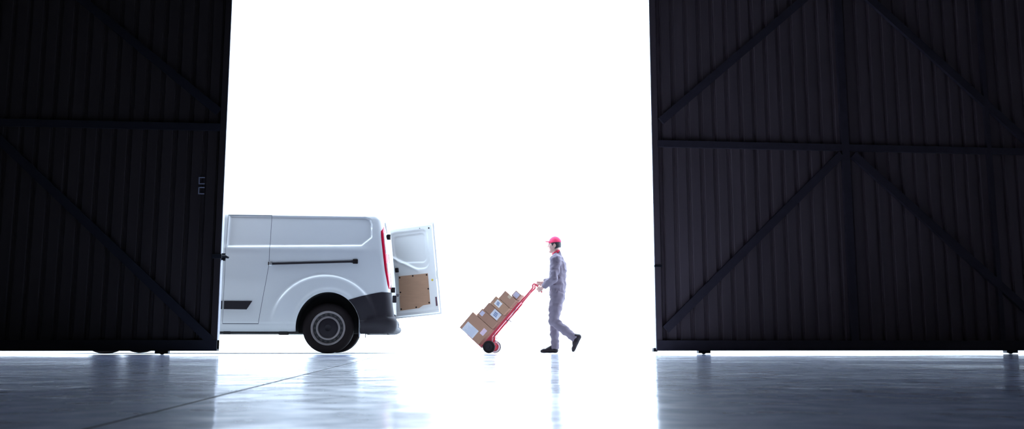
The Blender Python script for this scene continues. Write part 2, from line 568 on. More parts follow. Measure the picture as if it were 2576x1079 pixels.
zs = np.unique(np.round(np.concatenate([[0.295, 0.31, 0.33], np.arange(0.36, 1.89, 0.0125), [0.399, 0.403, 1.889, 1.895, 1.905, 1.912, 1.925, 1.94, 1.952, 1.962, 1.970, 1.976, 1.979]]), 4))
tt = [float(np.interp(z, SEC[:, 1], _t)) for z in zs if z < 1.9765] + list(np.linspace(_t[-3], _t[-1], 7))
tt = np.unique(np.round(tt, 5))
W0, Z0 = np.interp(tt, _t, SEC[:, 0]), np.interp(tt, _t, SEC[:, 1])
# round the section a little
for _ in range(2):
    W0[1:-1] = (W0[:-2] + 2 * W0[1:-1] + W0[2:]) / 4
    Z0[1:-1] = (Z0[:-2] + 2 * Z0[1:-1] + Z0[2:]) / 4
_dw, _dz = np.gradient(W0), np.gradient(Z0)
_l = np.hypot(_dw, _dz)
NW, NZ = _dz / _l, -_dw / _l
NW, NZ = np.where(NW < 0, 0, NW), np.where(NZ < 0, 0, NZ)
SIDE = np.where(NW > 0.6, 1.0, 0.0) * (Z0 < 1.9)

GAPA, GAPB = (-1.4025, -1.3975), (-0.8185, -0.8115)
us = np.unique(np.round(np.concatenate([np.linspace(-3.80, -3.0, 26), np.arange(-3.0, -1.5, 0.04), np.arange(-1.5, UA, 0.0125), GAPA, GAPB, [UA]]), 4))
us = np.array([u for u in us if not any(abs(u - g) < 0.004 and abs(u - g) > 1e-6 for g in GAPA + GAPB)])


def side_w(x, z, w):
    return w + disp(x, z)


COLS = []
for u in us:
    x = u + seam_shift(u, Z0) + lean(Z0) * sstep(-0.35, UA, u)
    zt = float(ztop(u))
    belt = 0.70
    z = np.where(Z0 > belt, belt + (Z0 - belt) * (zt - belt) / (1.98 - belt), Z0)
    w = W0 * float(planw(u))
    w = w + disp(x, z) * SIDE * (u > -3.5)
    COLS.append((x, w, z))
xa, wa, za = COLS[-1]
for k in range(1, 8):
    ph = k / 7 * math.pi / 2
    ins = RA * (1 - math.cos(ph))
    COLS.append((xa + RA * math.sin(ph), np.maximum(wa - NW * ins, 0), za - NZ * ins))
xr_, wr_, zr_ = COLS[-1]
for ins in (0.02, 0.045):
    COLS.append((xr_ + 0.004, np.maximum(wr_ - NW * ins, 0), zr_ - NZ * ins))
for ins in (0.045,):
    COLS.append((xr_ - 0.05, np.maximum(wr_ - NW * ins, 0), zr_ - NZ * ins))
GX = np.array([c[0] for c in COLS]); GW = np.array([c[1] for c in COLS]); GZ = np.array([c[2] for c in COLS])
nu, nv = GX.shape


def rho(x, z, cx):
    return np.hypot((x - cx) / ARCH[0], (np.maximum(z, ARCH[2]) - ARCH[2]) / ARCH[1])


INSIDE = np.zeros((nu, nv), bool)
for cx in (0.0, -2.93):
    r = rho(GX, GZ, cx)
    INSIDE |= (r < 1) & (GZ < 1.0)
SX, SZ = GX.copy(), GZ.copy()
for cx in (0.0, -2.93):
    r = rho(GX, GZ, cx)
    m_ = (r < 1) & (GZ < 1.0)
    rr = np.maximum(r, 1e-3)
    SX = np.where(m_, cx + (GX - cx) / rr, SX)
    SZ = np.where(m_ & (GZ > ARCH[2]), ARCH[2] + (GZ - ARCH[2]) / rr, SZ)


def body_mesh(sy, pick):
    """faces of one side chosen by pick(i, j) -> material slot or None"""
    V, Fc, mi, idx = [], [], [], {}

    def vid(i, j):
        if (i, j) not in idx:
            idx[(i, j)] = len(V)
            V.append((SX[i, j], sy * GW[i, j], SZ[i, j]))
        return idx[(i, j)]
    for i in range(nu - 1):
        for j in range(nv - 1):
            if INSIDE[i, j] and INSIDE[i + 1, j] and INSIDE[i, j + 1] and INSIDE[i + 1, j + 1]:
                continue
            s = pick(i, j)
            if s is None:
                continue
            q = (vid(i, j), vid(i + 1, j), vid(i + 1, j + 1), vid(i, j + 1))
            Fc.append(q if sy < 0 else q[::-1])
            mi.append(s)
    return V, Fc, mi


UI = lambda i: us[i] if i < len(us) else 9.0
DZ0, DZ1 = 0.399, 1.889


def region(i, j):
    u0, u1 = UI(i), UI(i + 1)
    um = (u0 + u1) / 2
    zm = (Z0[j] + Z0[j + 1]) / 2
    ingap = GAPA[0] < um < GAPA[1] or GAPB[0] < um < GAPB[1]
    if DZ0 - 0.006 < zm < 1.895 and ingap:
        return 'gap'
    if GAPA[0] < um < GAPB[1] and (abs(zm - 0.400) < 0.006 or abs(zm - 1.888) < 0.006):
        return 'gap'
    if GAPA[1] < um < GAPB[0] and DZ0 < zm < DZ1:
        return 'door'
    return 'body'


near_b = body_mesh(-1, lambda i, j: {'gap': 1, 'body': 0, 'door': None}[region(i, j)])
far_b = body_mesh(1, lambda i, j: 0)
o_ = len(near_b[0])
V = near_b[0] + far_b[0]
Fc = near_b[1] + [tuple(k + o_ for k in f) for f in far_b[1]]
mi = near_b[2] + far_b[2]
# close the nose
bm = bmesh.new()
bv = [bm.verts.new(v) for v in V]
for f, s in zip(Fc, mi):
    try:
        bm.faces.new([bv[k] for k in f]).material_index = s
    except ValueError:
        pass
nose_l = [(SX[0, j], -GW[0, j], SZ[0, j]) for j in range(nv)]
for j in range(nv - 1):
    a, b = nose_l[j], nose_l[j + 1]
    q = [bm.verts.new(p) for p in (a, b, (b[0] - 0.0, -b[1], b[2]), (a[0], -a[1], a[2]))]
    bm.faces.new(q)
bmesh.ops.remove_doubles(bm, verts=bm.verts, dist=0.0004)
bmesh.ops.recalc_face_normals(bm, faces=bm.faces)
me = bpy.data.meshes.new('body_shell')
bm.to_mesh(me); bm.free()
me.polygons.foreach_set('use_smooth', [True] * len(me.polygons))
me.set_sharp_from_angle(angle=R(35))
link('body_shell', me, [M['white'], M['gap']], van)
v_, f_, m_ = body_mesh(-1, lambda i, j: 0 if region(i, j) == 'door' else None)
from_py('sliding_door', v_, f_, M['white'], van, sharp=35)


def surf_w(x, z):
    """half width of the body at a place on its side."""
    x, z = np.asarray(x, float), np.asarray(z, float)
    w = np.interp(z, Z0[:np.argmax(Z0) + 1], W0[:np.argmax(Z0) + 1])
    return w * planw(x) + disp(x, z) * (x > -3.5) * (z < 1.9)


def side_patch(name, poly, off, m, parent, sy=-1, res=0.03, thick=0.02, snap_arch=False, amap=None):
    """a panel lying on the flank: convex outline in (x, z), lifted off by off, thick deep."""
    bm = bmesh.new()
    xs_, zs_ = [p[0] for p in poly], [p[1] for p in poly]
    x0, x1, z0, z1 = min(xs_), max(xs_), min(zs_), max(zs_)
    nx, nz = max(1, int((x1 - x0) / res)), max(1, int((z1 - z0) / res))
    g = [[bm.verts.new((x0 + (x1 - x0) * i / nx, 0, z0 + (z1 - z0) * k / nz)) for k in range(nz + 1)] for i in range(nx + 1)]
    for i in range(nx):
        for k in range(nz):
            bm.faces.new((g[i][k], g[i + 1][k], g[i + 1][k + 1], g[i][k + 1]))
    area = sum(poly[i][0] * poly[(i + 1) % len(poly)][1] - poly[(i + 1) % len(poly)][0] * poly[i][1] for i in range(len(poly)))
    P = poly if area > 0 else poly[::-1]
    for i in range(len(P)):
        a, b = P[i], P[(i + 1) % len(P)]
        nrm = (b[1] - a[1], 0, -(b[0] - a[0]))
        bmesh.ops.bisect_plane(bm, geom=bm.verts[:] + bm.edges[:] + bm.faces[:], plane_co=(a[0], 0, a[1]), plane_no=nrm, clear_outer=True)
    r = bmesh.ops.extrude_face_region(bm, geom=bm.faces[:])
    top = {v for v in r['geom'] if isinstance(v, bmesh.types.BMVert)}
    for v in bm.verts:
        w = float(surf_w(v.co.x, v.co.z))
        v.co.y = sy * (w + (off if v in top else off - thick))
    return from_bm(name, bm, m, parent, smooth=True)


def rnd(poly, r, n=4):
    """round the corners of a convex outline"""
    out = []
    for i in range(len(poly)):
        p, a, b = Vector(poly[i]), Vector(poly[i - 1]), Vector(poly[(i + 1) % len(poly)])
        ra = min(r, (a - p).length * 0.45, (b - p).length * 0.45)
        s, e = p + (a - p).normalized() * ra, p + (b - p).normalized() * ra
        for k in range(n + 1):
            t = k / n
            q = s * (1 - t) ** 2 + p * 2 * t * (1 - t) + e * t * t
            out.append((q.x, q.y))
    return out


side_patch('rub_strip', [(-1.40 + 0.012, 0.592), (-1.088, 0.590), (-1.018, 0.703), (-1.388, 0.703)], 0.012, M['trim'], van)
side_patch('rub_strip', [(-2.35, 0.592), (-1.412, 0.592), (-1.412, 0.703), (-2.35, 0.703)], 0.012, M['trim'], van)
side_patch('rub_strip', [(-2.35, 0.592), (-1.088, 0.590), (-1.018, 0.703), (-2.35, 0.703)], 0.012, M['trim'], van, 1)
for sy in (-1, 1):
    side_patch('cab_window', rnd([(-2.86, 1.33), (-1.50, 1.36), (-1.49, 1.80), (-2.30, 1.80)], 0.07), 0.004, M['glass'], van, sy, thick=0.012)
# sliding door rail
bm = bmesh.new()
xs = np.linspace(-0.805, 0.36, 30)
for a, b in zip(xs[:-1], xs[1:]):
    pass
za_ = lambda x: 1.212 + (x + 0.805) * 0.036
loops = []
for x in xs:
    z, w = za_(x), float(surf_w(x, za_(x)))
    h = 0.020 if x > 0.29 else 0.0145
    loops.append([bm.verts.new((x, -(w + dy), z + dz)) for dy, dz in ((-0.01, -h), (0.014, -h), (0.018, -h * 0.6), (0.018, h * 0.6), (0.014, h), (-0.01, h))])
for a, b in zip(loops, loops[1:]):
    for k in range(6):
        bm.faces.new((a[k], a[(k + 1) % 6], b[(k + 1) % 6], b[k]))
bm.faces.new(loops[0]); bm.faces.new(loops[-1][::-1])
rail = from_bm('sliding_rail', bm, M['trim'], van)
w = float(surf_w(0.365, 1.254))
box('rail_end_cap', (0.315, -(w + 0.026), 1.254 - 0.032), (0.385, -(w - 0.01), 1.254 + 0.030), M['black'], rail, 0.008)
box('rail_bracket', (-0.812, -(w + 0.042), 1.185), (-0.768, -(w - 0.0), 1.243), M['chrome'], rail, 0.008)
box('bracket_pad', (-0.824, -(w + 0.032), 1.192), (-0.810, -(w - 0.01), 1.236), M['black'], rail, 0.003)

# rear bumper: path from the arch round both corners
BZ = [0.285, 0.32, 0.36, 0.40, 0.44, 0.475, 0.50, 0.56, 0.64, 0.72, 0.78, 0.82]
BO = [0.006, 0.03, 0.04, 0.043, 0.040, 0.034, 0.014, 0.012, 0.012, 0.012, 0.013, 0.006]
BR = [0.88, 0.915, 0.93, 0.935, 0.935, 0.925, 0.895, 0.885, 0.872, 0.862, 0.855, 0.85]
RB = 0.13


def bumper_side(sy):
    rows = []
    NS, NA, NB = 16, 9, 10
    for k, z0 in enumerate(BZ):
        row = []
        xs0 = 0.26
        for i in range(NS + NA + NB):
            xr = BR[k]
            if i < NS:
                t = i / (NS - 1)
                top = 0.722 + (0.832 - 0.722) * min(1, t * 1.02)
                zz = 0.272 + (z0 - 0.285) * (top - 0.272) / (0.82 - 0.285)
                r_ = max(0.0, 1 - ((max(zz, ARCH[2]) - ARCH[2]) / ARCH[1]) ** 2)
                xs_ = max(ARCH[0] * math.sqrt(r_) + 0.004, 0.1)
                x = xs_ + (xr - RB - xs_) * t
                wv = float(surf_w(min(x, 0.7), zz))
                row.append((x, sy * (wv + BO[k]), zz))
            elif i < NS + NA:
                ph = (i - NS + 1) / NA * math.pi / 2
                zz = 0.272 + (z0 - 0.285) * (0.832 - 0.272) / (0.82 - 0.285)
                wv = float(surf_w(0.7, zz)) + BO[k]
                x = xr - RB + RB * math.sin(ph)
                row.append((x, sy * (wv - RB * (1 - math.cos(ph))), zz))
            else:
                t = (i - NS - NA + 1) / NB
                # towards the middle the bumper is lower, under the doors
                hi = 0.832 - (0.832 - 0.53) * float(sstep(0.0, 0.25, t))
                zz = 0.272 + (z0 - 0.285) * (hi - 0.272) / (0.82 - 0.285)
                wv = float(surf_w(0.7, 0.5)) + 0.012 - RB
                row.append((xr + 0.045 * float(sstep(0, 1, t)), sy * wv * (1 - t), zz))
        rows.append(row)
    return rows


bm = bmesh.new()
for sy in (-1, 1):
    rows = bumper_side(sy)
    vv = [[bm.verts.new(p) for p in r] for r in rows]
    for a, b in zip(vv, vv[1:]):
        for k in range(len(a) - 1):
            bm.faces.new((a[k], a[k + 1], b[k + 1], b[k]))
    for row, dz in ((rows[0], 0.0), (rows[-1], 0.0)):
        inn = [bm.verts.new((min(p[0], 0.80) if i > 14 else p[0], p[1] * 0.88, p[2])) for i, p in enumerate(row)]
        src = vv[0] if row is rows[0] else vv[-1]
        for k in range(len(row) - 1):
            bm.faces.new((src[k], src[k + 1], inn[k + 1], inn[k]))
bmesh.ops.remove_doubles(bm, verts=bm.verts, dist=0.0005)
from_bm('rear_bumper', bm, M['trim'], van, smooth=True)


def corner_point(s, z, sy, off):
    """s: metres along the flank and round the rear corner (0 at the start of the corner)."""
    w = float(surf_w(0.70, z))
    xb = UA + float(lean(z))
    if s <= 0:
        return (xb + s, sy * (w + off), z)
    ph = min(s / RA, math.pi / 2)
    x = xb + (RA + off) * math.sin(ph)
    y = w - RA + (RA + off) * math.cos(ph)
    if s > RA * math.pi / 2:
        y -= s - RA * math.pi / 2
    return (x, sy * y, z)


def tail_lamp(sy):
    def strip(name, s0f, s1f, z0, z1, m, parent, off=0.010, n=14):
        bm = bmesh.new()
        rows = []
        for k in range(n + 1):
            z = z0 + (z1 - z0) * k / n
            s0, s1 = s0f(z), s1f(z)
            ss = [s0 + (s1 - s0) * i / 8 for i in range(9)]
            rows.append([bm.verts.new(corner_point(s, z, sy, off if 0 < i < 8 and 0 < k < n else 0.0)) for i, s in enumerate(ss)])
        for a, b in zip(rows, rows[1:]):
            for i in range(8):
                bm.faces.new((a[i], a[i + 1], b[i + 1], b[i]))
        bmesh.ops.contextual_create
        return from_bm(name, bm, m, parent, smooth=True)
    lft = lambda z: float(np.interp(z, [0.88, 0.95, 1.15, 1.6, 1.72, 1.75], [0.095, 0.075, 0.052, 0.040, 0.050, 0.10]))
    rgt = lambda z: float(np.interp(z, [0.88, 0.95, 1.6, 1.75], [0.165, 0.195, 0.195, 0.14]))
    lamp = strip('tail_lamp', lft, rgt, 0.88, 1.75, M['red_lens'], van)
    strip('pale_lens', lambda z: lft(z) + 0.028, lambda z: rgt(z) - 0.010, 1.34, 1.70, M['pale_lens'], lamp, 0.016, 8)  # overexposed glare on the lamp, painted as a pale patch over the red
    strip('lower_pale_lens', lambda z: lft(z) + 0.030, lambda z: rgt(z) - 0.010, 1.08, 1.26, M['pale_lens'], lamp, 0.016, 6)  # the same glare lower down, also painted pale


tail_lamp(-1)
tail_lamp(1)

# rear doors: slabs with a bulged skin. width coordinate p from the hinge, q up the door
DH0, DH1 = 0.545, 1.895


def rear_edge(z):
    return UA + RA + float(lean(z))


def inner_w(z):
    return min(float(surf_w(0.7, min(z, 1.86))) - RA - 0.04, 0.80)


def closed_door():
    bm = bmesh.new()
    nz, ny = 30, 12
    A, B = [], []
    for k in range(nz + 1):
        z = 0.545 + (1.83 - 0.545) * k / nz
        wi = inner_w(z)
        ra, rb = [], []
        for i in range(ny + 1):
            y = -wi + (wi - 0.006) * i / ny
            x = rear_edge(z) + 0.010 + 0.045 * (1 - (y / 0.8) ** 2)
            rec = float(sd_poly(np.array([y]), np.array([z]), [(-0.66, 1.22), (-0.08, 1.22), (-0.08, 1.72), (-0.62, 1.72)])[0])
            x -= 0.018 * float(sstep(0.02, -0.02, rec))
            ra.append(bm.verts.new((x, y, z)))
            rb.append(bm.verts.new((x - 0.045, y, z)))
        A.append(ra); B.append(rb)
    for k in range(nz):
        for i in range(ny):
            bm.faces.new((A[k][i], A[k][i + 1], A[k + 1][i + 1], A[k + 1][i]))
            bm.faces.new((B[k][i], B[k + 1][i], B[k + 1][i + 1], B[k][i + 1]))
    for k in range(nz):
        for i in (0, ny):
            bm.faces.new((A[k][i], B[k][i], B[k + 1][i], A[k + 1][i]))
    for i in range(ny):
        for k in (0, nz):
            bm.faces.new((A[k][i], A[k][i + 1], B[k][i + 1], B[k][i]))
    return from_bm('rear_door', bm, M['white'], van, smooth=True)


cd = closed_door()
for z in (1.61, 0.87):
    bm = bmesh.new()
    x = rear_edge(z)
    add_tube(bm, [(x + 0.035, -0.80, z - 0.035), (x + 0.035, -0.80, z + 0.035)], 0.026, 12)
    add_box(bm, (x + 0.005, -0.83, z - 0.024), (x + 0.03, -0.745, z + 0.024), 0.006)
    from_bm('hinge', bm, M['black'], cd, smooth=True)
bm = bmesh.new()
add_box(bm, (rear_edge(0.78) + 0.02, -0.72, 0.70), (rear_edge(0.78) + 0.075, -0.67, 0.80), 0.008)
from_bm('check_strap', bm, M['trim'], cd)
bm = bmesh.new()
add_tube(bm, [(rear_edge(0.80) + 0.07, -0.36, 0.83), (rear_edge(0.8) + 0.10, -0.34, 0.83), (rear_edge(0.8) + 0.10, -0.12, 0.83), (rear_edge(0.8) + 0.07, -0.10, 0.83)], 0.014, 8)
from_bm('door_handle', bm, M['trim'], cd, smooth=True)

# the open far door: local axes d (from hinge to free edge), a (up along the leaning hinge), n (towards the inner face)
OPEN = R(69)
HZ0, HY = 0.515, 0.80
A_ax = Vector((-0.098, 0, 1)).normalized()
closed_dir = Vector((0, -1, 0))
out_dir = Vector((1, 0, 0)) - A_ax * A_ax.x
out_dir.normalize()
D_ax = (closed_dir * math.cos(OPEN) + out_dir * math.sin(OPEN)).normalized()
N_ax = A_ax.cross(D_ax).normalized()
if N_ax.y > 0:
    N_ax = -N_ax
H_pt = Vector((rear_edge(HZ0) - 0.005, HY, HZ0))
DM = Matrix((( D_ax.x, A_ax.x, N_ax.x, H_pt.x), (D_ax.y, A_ax.y, N_ax.y, H_pt.y), (D_ax.z, A_ax.z, N_ax.z, H_pt.z), (0, 0, 0, 1)))
DW, DHH = 0.80, 1.42


def fa(a, b):
    """(a from the free edge, b up) as fractions read off the door -> metres in the door's own axes"""
    return (DW - a * 0.70, b * DHH)


def open_door():
    bm = bmesh.new()
    nx, nz = 72, 128
    rec1 = [fa(0.16, 0.935), fa(1.06, 0.935), fa(1.06, 0.68), fa(0.98, 0.655), fa(0.47, 0.51), fa(0.25, 0.51), fa(0.17, 0.56)]
    rec2 = [fa(0.22, 0.90), fa(1.0, 0.90), fa(1.0, 0.70), fa(0.90, 0.60), fa(0.30, 0.575), fa(0.24, 0.60)]
    rec1, rec2 = rnd(rec1, 0.10, 6), rnd(rec2, 0.09, 6)
    A, B = [], []
    gx = np.linspace(0, DW, nx + 1); gz = np.linspace(0, DHH, nz + 1)
    X, Z = np.meshgrid(gx, gz)
    h = np.full(X.shape, 0.045)
    h = h - 0.018 * sstep(0.010, -0.02, sd_poly(X, Z, rec1))
    h = h - 0.014 * sstep(0.006, -0.018, sd_poly(X, Z, rec2))
    # pressed rib running down to the board
    p0, p1 = fa(1.02, 0.665), fa(0.46, 0.495)
    ex, ez = p1[0] - p0[0], p1[1] - p0[1]
    t = np.clip(((X - p0[0]) * ex + (Z - p0[1]) * ez) / (ex * ex + ez * ez), 0, 1)
    dd = np.hypot(X - p0[0] - ex * t, Z - p0[1] - ez * t)
    h = h + 0.012 * np.exp(-(dd / 0.02) ** 2)
    e = np.minimum.reduce([X, DW - X, Z, DHH - Z])
    h = h - 0.026 * sstep(0.035, 0.018, e)
    h = h - 0.008 * np.exp(-((Z - 0.07) / 0.02) ** 2)
    for k in range(nz + 1):
        A.append([bm.verts.new((gx[i], gz[k], h[k, i])) for i in range(nx + 1)])
        B.append([bm.verts.new((gx[i], gz[k], -0.012 - 0.03 * (1 - (2 * gx[i] / DW - 1) ** 2))) for i in range(nx + 1)])
    for k in range(nz):
        for i in range(nx):
            bm.faces.new((A[k][i], A[k][i + 1], A[k + 1][i + 1], A[k + 1][i]))
            bm.faces.new((B[k][i], B[k + 1][i], B[k + 1][i + 1], B[k][i + 1]))
        for i in (0, nx):
            bm.faces.new((A[k][i], B[k][i], B[k + 1][i], A[k + 1][i]))
    for i in range(nx):
        for k in (0, nz):
            bm.faces.new((A[k][i], A[k][i + 1], B[k][i + 1], B[k][i]))
    bm.transform(DM)
    o = from_bm('rear_door', bm, M['inner'], van, smooth=True)
    o['label'] = 'open white rear door showing its inner side with a brown board'
    # board
    pl = [fa(0.915, 0.4565), fa(0.228, 0.452), fa(0.232, 0.118), fa(0.40, 0.113), fa(0.50, 0.088), fa(0.94, 0.082)]
    bm = bmesh.new()
    a = [bm.verts.new((p[0], p[1], 0.046)) for p in pl]
    b = [bm.verts.new((p[0], p[1], 0.055)) for p in pl]
    bm.faces.new(a[::-1]); bm.faces.new(b)
    for k in range(len(pl)):
        bm.faces.new((a[k], a[(k + 1) % len(pl)], b[(k + 1) % len(pl)], b[k]))
    bm.transform(DM)
    pb = from_bm('board_panel', bm, M['ply'], o)
    pb['label'] = 'brown hardboard panel with a notched lower edge'
    for q in [(0.89, 0.44), (0.58, 0.443), (0.255, 0.437), (0.245, 0.285), (0.25, 0.135), (0.56, 0.10), (0.915, 0.098), (0.90, 0.28)]:
        c = fa(*q)
        bm = bmesh.new()
        add_lathe(bm, [(0.0, 0.060), (0.010, 0.060), (0.013, 0.054)], 12, (c[0], c[1], 0), axis='Z')
        bm.transform(DM)
        from_bm('fixing_stud', bm, M['black'], pb)
    for q, r, m, n in [((0.33, 0.953), 0.008, M['gap'], 'drain_plug'), ((0.117, 0.943), 0.013, M['black'], 'drain_plug'), ((0.138, 0.375), 0.019, M['yellow'], 'yellow_sticker'), ((0.055, 0.388), 0.010, M['gap'], 'drain_plug')]:
        c = fa(*q)
        bm = bmesh.new()
        hh = 0.046 if q[0] > 0.06 else 0.04
        add_lathe(bm, [(0.0, hh + 0.004), (r * 0.8, hh + 0.004), (r, hh - 0.004)], 14, (c[0], c[1], 0), axis='Z')
        bm.transform(DM)
        from_bm(n, bm, m, o)
    c = fa(0.085, 0.14)
    bm = bmesh.new()
    add_box(bm, (c[0] - 0.013, c[1] - 0.07, 0.04), (c[0] + 0.013, c[1] + 0.07, 0.05), 0.003)
    bm.transform(DM)
    from_bm('reflector_strip', bm, M['maroon'], o)
    for q in (0.16, 1.05):
        bm = bmesh.new()
        add_tube(bm, [(0.0, q - 0.04, 0.0), (0.0, q + 0.04, 0.0)], 0.024, 12)
        add_box(bm, (-0.06, q - 0.024, -0.01), (0.07, q + 0.024, 0.012), 0.004)
        bm.transform(DM)
        from_bm('hinge', bm, M['black'], o, smooth=True)
    c = fa(0.93, 0.525)
    bm = bmesh.new()
    add_box(bm, (c[0] - 0.03, c[1] - 0.035, 0.04), (c[0] + 0.02, c[1] + 0.035, 0.085), 0.008)
    bm.transform(DM)
    from_bm('hinge_stop', bm, M['black'], o)
    bm = bmesh.new()
    add_box(bm, (DW - 0.012, 0.55, 0.0), (DW + 0.012, 0.66, 0.03), 0.004)
    bm.transform(DM)
    from_bm('door_latch', bm, M['chrome'], o)


open_door()

# load floor, bulkhead and inner lining seen through the open half
bm = bmesh.new()
add_box(bm, (-1.45, -0.49, 0.50), (0.80, 0.49, 0.54))
from_bm('load_floor', bm, M['trim'], van)
bm = bmesh.new()
add_box(bm, (-1.48, -0.80, 0.50), (-1.44, 0.80, 1.84))
from_bm('bulkhead', bm, M['gap'], van)

# underbody
bm = bmesh.new()
add_box(bm, (-3.45, -0.85, 0.272), (-0.455, 0.85, 0.42), 0.02)
add_box(bm, (0.50, -0.80, 0.272), (0.76, 0.80, 0.44), 0.02)
add_box(bm, (-0.50, -0.45, 0.36), (0.52, 0.45, 0.55))
add_box(bm, (-0.665, -0.86, 0.248), (-0.535, -0.76, 0.30), 0.012)
add_box(bm, (-1.40, -0.86, 0.262), (-1.30, -0.78, 0.30), 0.01)
add_tube(bm, [(-0.9, 0.4, 0.31), (0.3, 0.45, 0.31), (0.86, 0.5, 0.31)], 0.03, 10)
add_tube(bm, [(0, -0.70, 0.335), (0, 0.70, 0.335)], 0.045, 10)
from_bm('underbody', bm, M['under'], van)


def wheel_well(cx, sy):
    bm = bmesh.new()
    rings = []
    for d in (0.0, 0.36):
        ring = []
        for k in range(29):
            a = math.pi * k / 28
            x, z = cx + ARCH[0] * 1.01 * math.cos(a), ARCH[2] + ARCH[1] * 1.01 * math.sin(a)
            w = float(surf_w(x if cx == 0 else x, z)) - 0.006
            ring.append(bm.verts.new((x, sy * (w if d == 0 else 0.50), z)))
        ring = [bm.verts.new((ring[0].co.x, ring[0].co.y, 0.28))] + ring + [bm.verts.new((ring[-1].co.x, ring[-1].co.y, 0.28))]
        rings.append(ring)
    for k in range(len(rings[0]) - 1):
        bm.faces.new((rings[0][k], rings[0][k + 1], rings[1][k + 1], rings[1][k]))
    bm.faces.new(rings[1])
    from_bm('wheel_arch_liner', bm, M['under'], van)


def road_wheel(cx, sy):
    y0 = sy * 0.795
    o_ = lambda p: [(r, y0 - sy * h) for r, h in p]
    tyre = lathe('wheel', o_([(0.232, -0.095), (0.245, -0.108), (0.30, -0.115), (0.330, -0.100), (0.343, -0.075), (0.343, 0.075), (0.330, 0.100), (0.30, 0.112), (0.245, 0.105), (0.225, 0.09)]), M['black'], van, 64, (cx, 0, 0.343), closed=True)
    tyre['label'] = 'black tyre on a grey steel wheel'
    rim = lathe('rim', o_([(0.236, -0.098), (0.232, -0.108), (0.222, -0.108), (0.214, -0.096), (0.205, -0.085), (0.202, -0.070), (0.202, -0.055), (0.18, -0.055), (0.164, -0.060), (0.162, -0.088), (0.154, -0.094), (0.142, -0.094), (0.136, -0.080), (0.0, -0.070), (0.0, -0.068)]), M['steel'], tyre, 64, (cx, 0, 0.343), caps=False)
    bm = bmesh.new()
    rr = add_lathe(bm, o_([(0.204, -0.056), (0.196, -0.064), (0.171, -0.066), (0.162, -0.062)]), 72, (cx, 0, 0.343))
    for k, f in enumerate(list(bm.faces)):
        if 72 <= k < 144 and (k % 4) in (1, 2):
            f.material_index = 1
    from_bm('vent_ring', bm, [M['rimdark'], M['iron']], tyre, smooth=True)
    cap_ = lathe('hub_cap', o_([(0.0, -0.088), (0.035, -0.088), (0.045, -0.096), (0.10, -0.090), (0.128, -0.084), (0.137, -0.078)]), M['cap'], tyre, 48, (cx, 0, 0.343))
    return tyre


for cx in (0.0, -2.93):
    for sy in (-1, 1):
        wheel_well(cx, sy)
        road_wheel(cx, sy)
for sy in (-1, 1):
    bm = bmesh.new()
    add_bar(bm, (0.424, sy * 0.80, 0.225), (0.418, sy * 0.80, 0.50), 0.010, 0.22, up=(0, 1, 0))
    mf = from_bm('mud_flap', bm, M['sheet_edge'], van)

# front end (hidden behind the left sliding door from the photo's side)
def top_y(x):
    return float(ztop(x))


bm = bmesh.new()
rows = []
for k in range(9):
    x = -2.98 + (2.98 - 2.34) * k / 8
    zt = top_y(x) + 0.004
    hw = (0.80 - 0.10 * k / 8) * 0.98
    rows.append([bm.verts.new((x - 0.004, hw * (2 * i / 10 - 1), zt - 0.02 * (2 * i / 10 - 1) ** 2 + 0.006)) for i in range(11)])
for a, b in zip(rows, rows[1:]):
    for i in range(10):
        bm.faces.new((a[i], a[i + 1], b[i + 1], b[i]))
from_bm('windscreen', bm, M['glass'], van, smooth=True)
bm = bmesh.new()
add_box(bm, (-3.86, -0.72, 0.28), (-3.70, 0.72, 0.52), 0.04)
add_box(bm, (-3.835, -0.42, 0.56), (-3.76, 0.42, 0.76), 0.02)
from_bm('front_bumper', bm, M['trim'], van)
for sy in (-1, 1):
    bm = bmesh.new()
    add_prism(bm, [(-3.76, 0.72), (-3.50, 0.90), (-3.48, 1.00), (-3.62, 0.96), (-3.76, 0.82)], sy * 0.60, sy * 0.835)
    from_bm('headlamp', bm, M['pale_lens'], van)
    bm = bmesh.new()
    add_box(bm, (-2.72, min(sy * 0.93, sy * 1.14), 1.28), (-2.58, max(sy * 0.93, sy * 1.14), 1.52), 0.03)
    from_bm('side_mirror', bm, M['trim'], van)
    side_patch('cab_door_handle', [(-1.75, 1.10), (-1.53, 1.10), (-1.53, 1.14), (-1.75, 1.14)], 0.03, M['trim'], van, sy)
# ==VANEND==

# ------------------------------------------------------------------ the worker and the hand truck (their own axes: -x is the way they go)
FRM = Matrix.Translation((1.891, 13.215, 0.0)) @ Matrix.Rotation(R(-17.8), 4, 'Z')


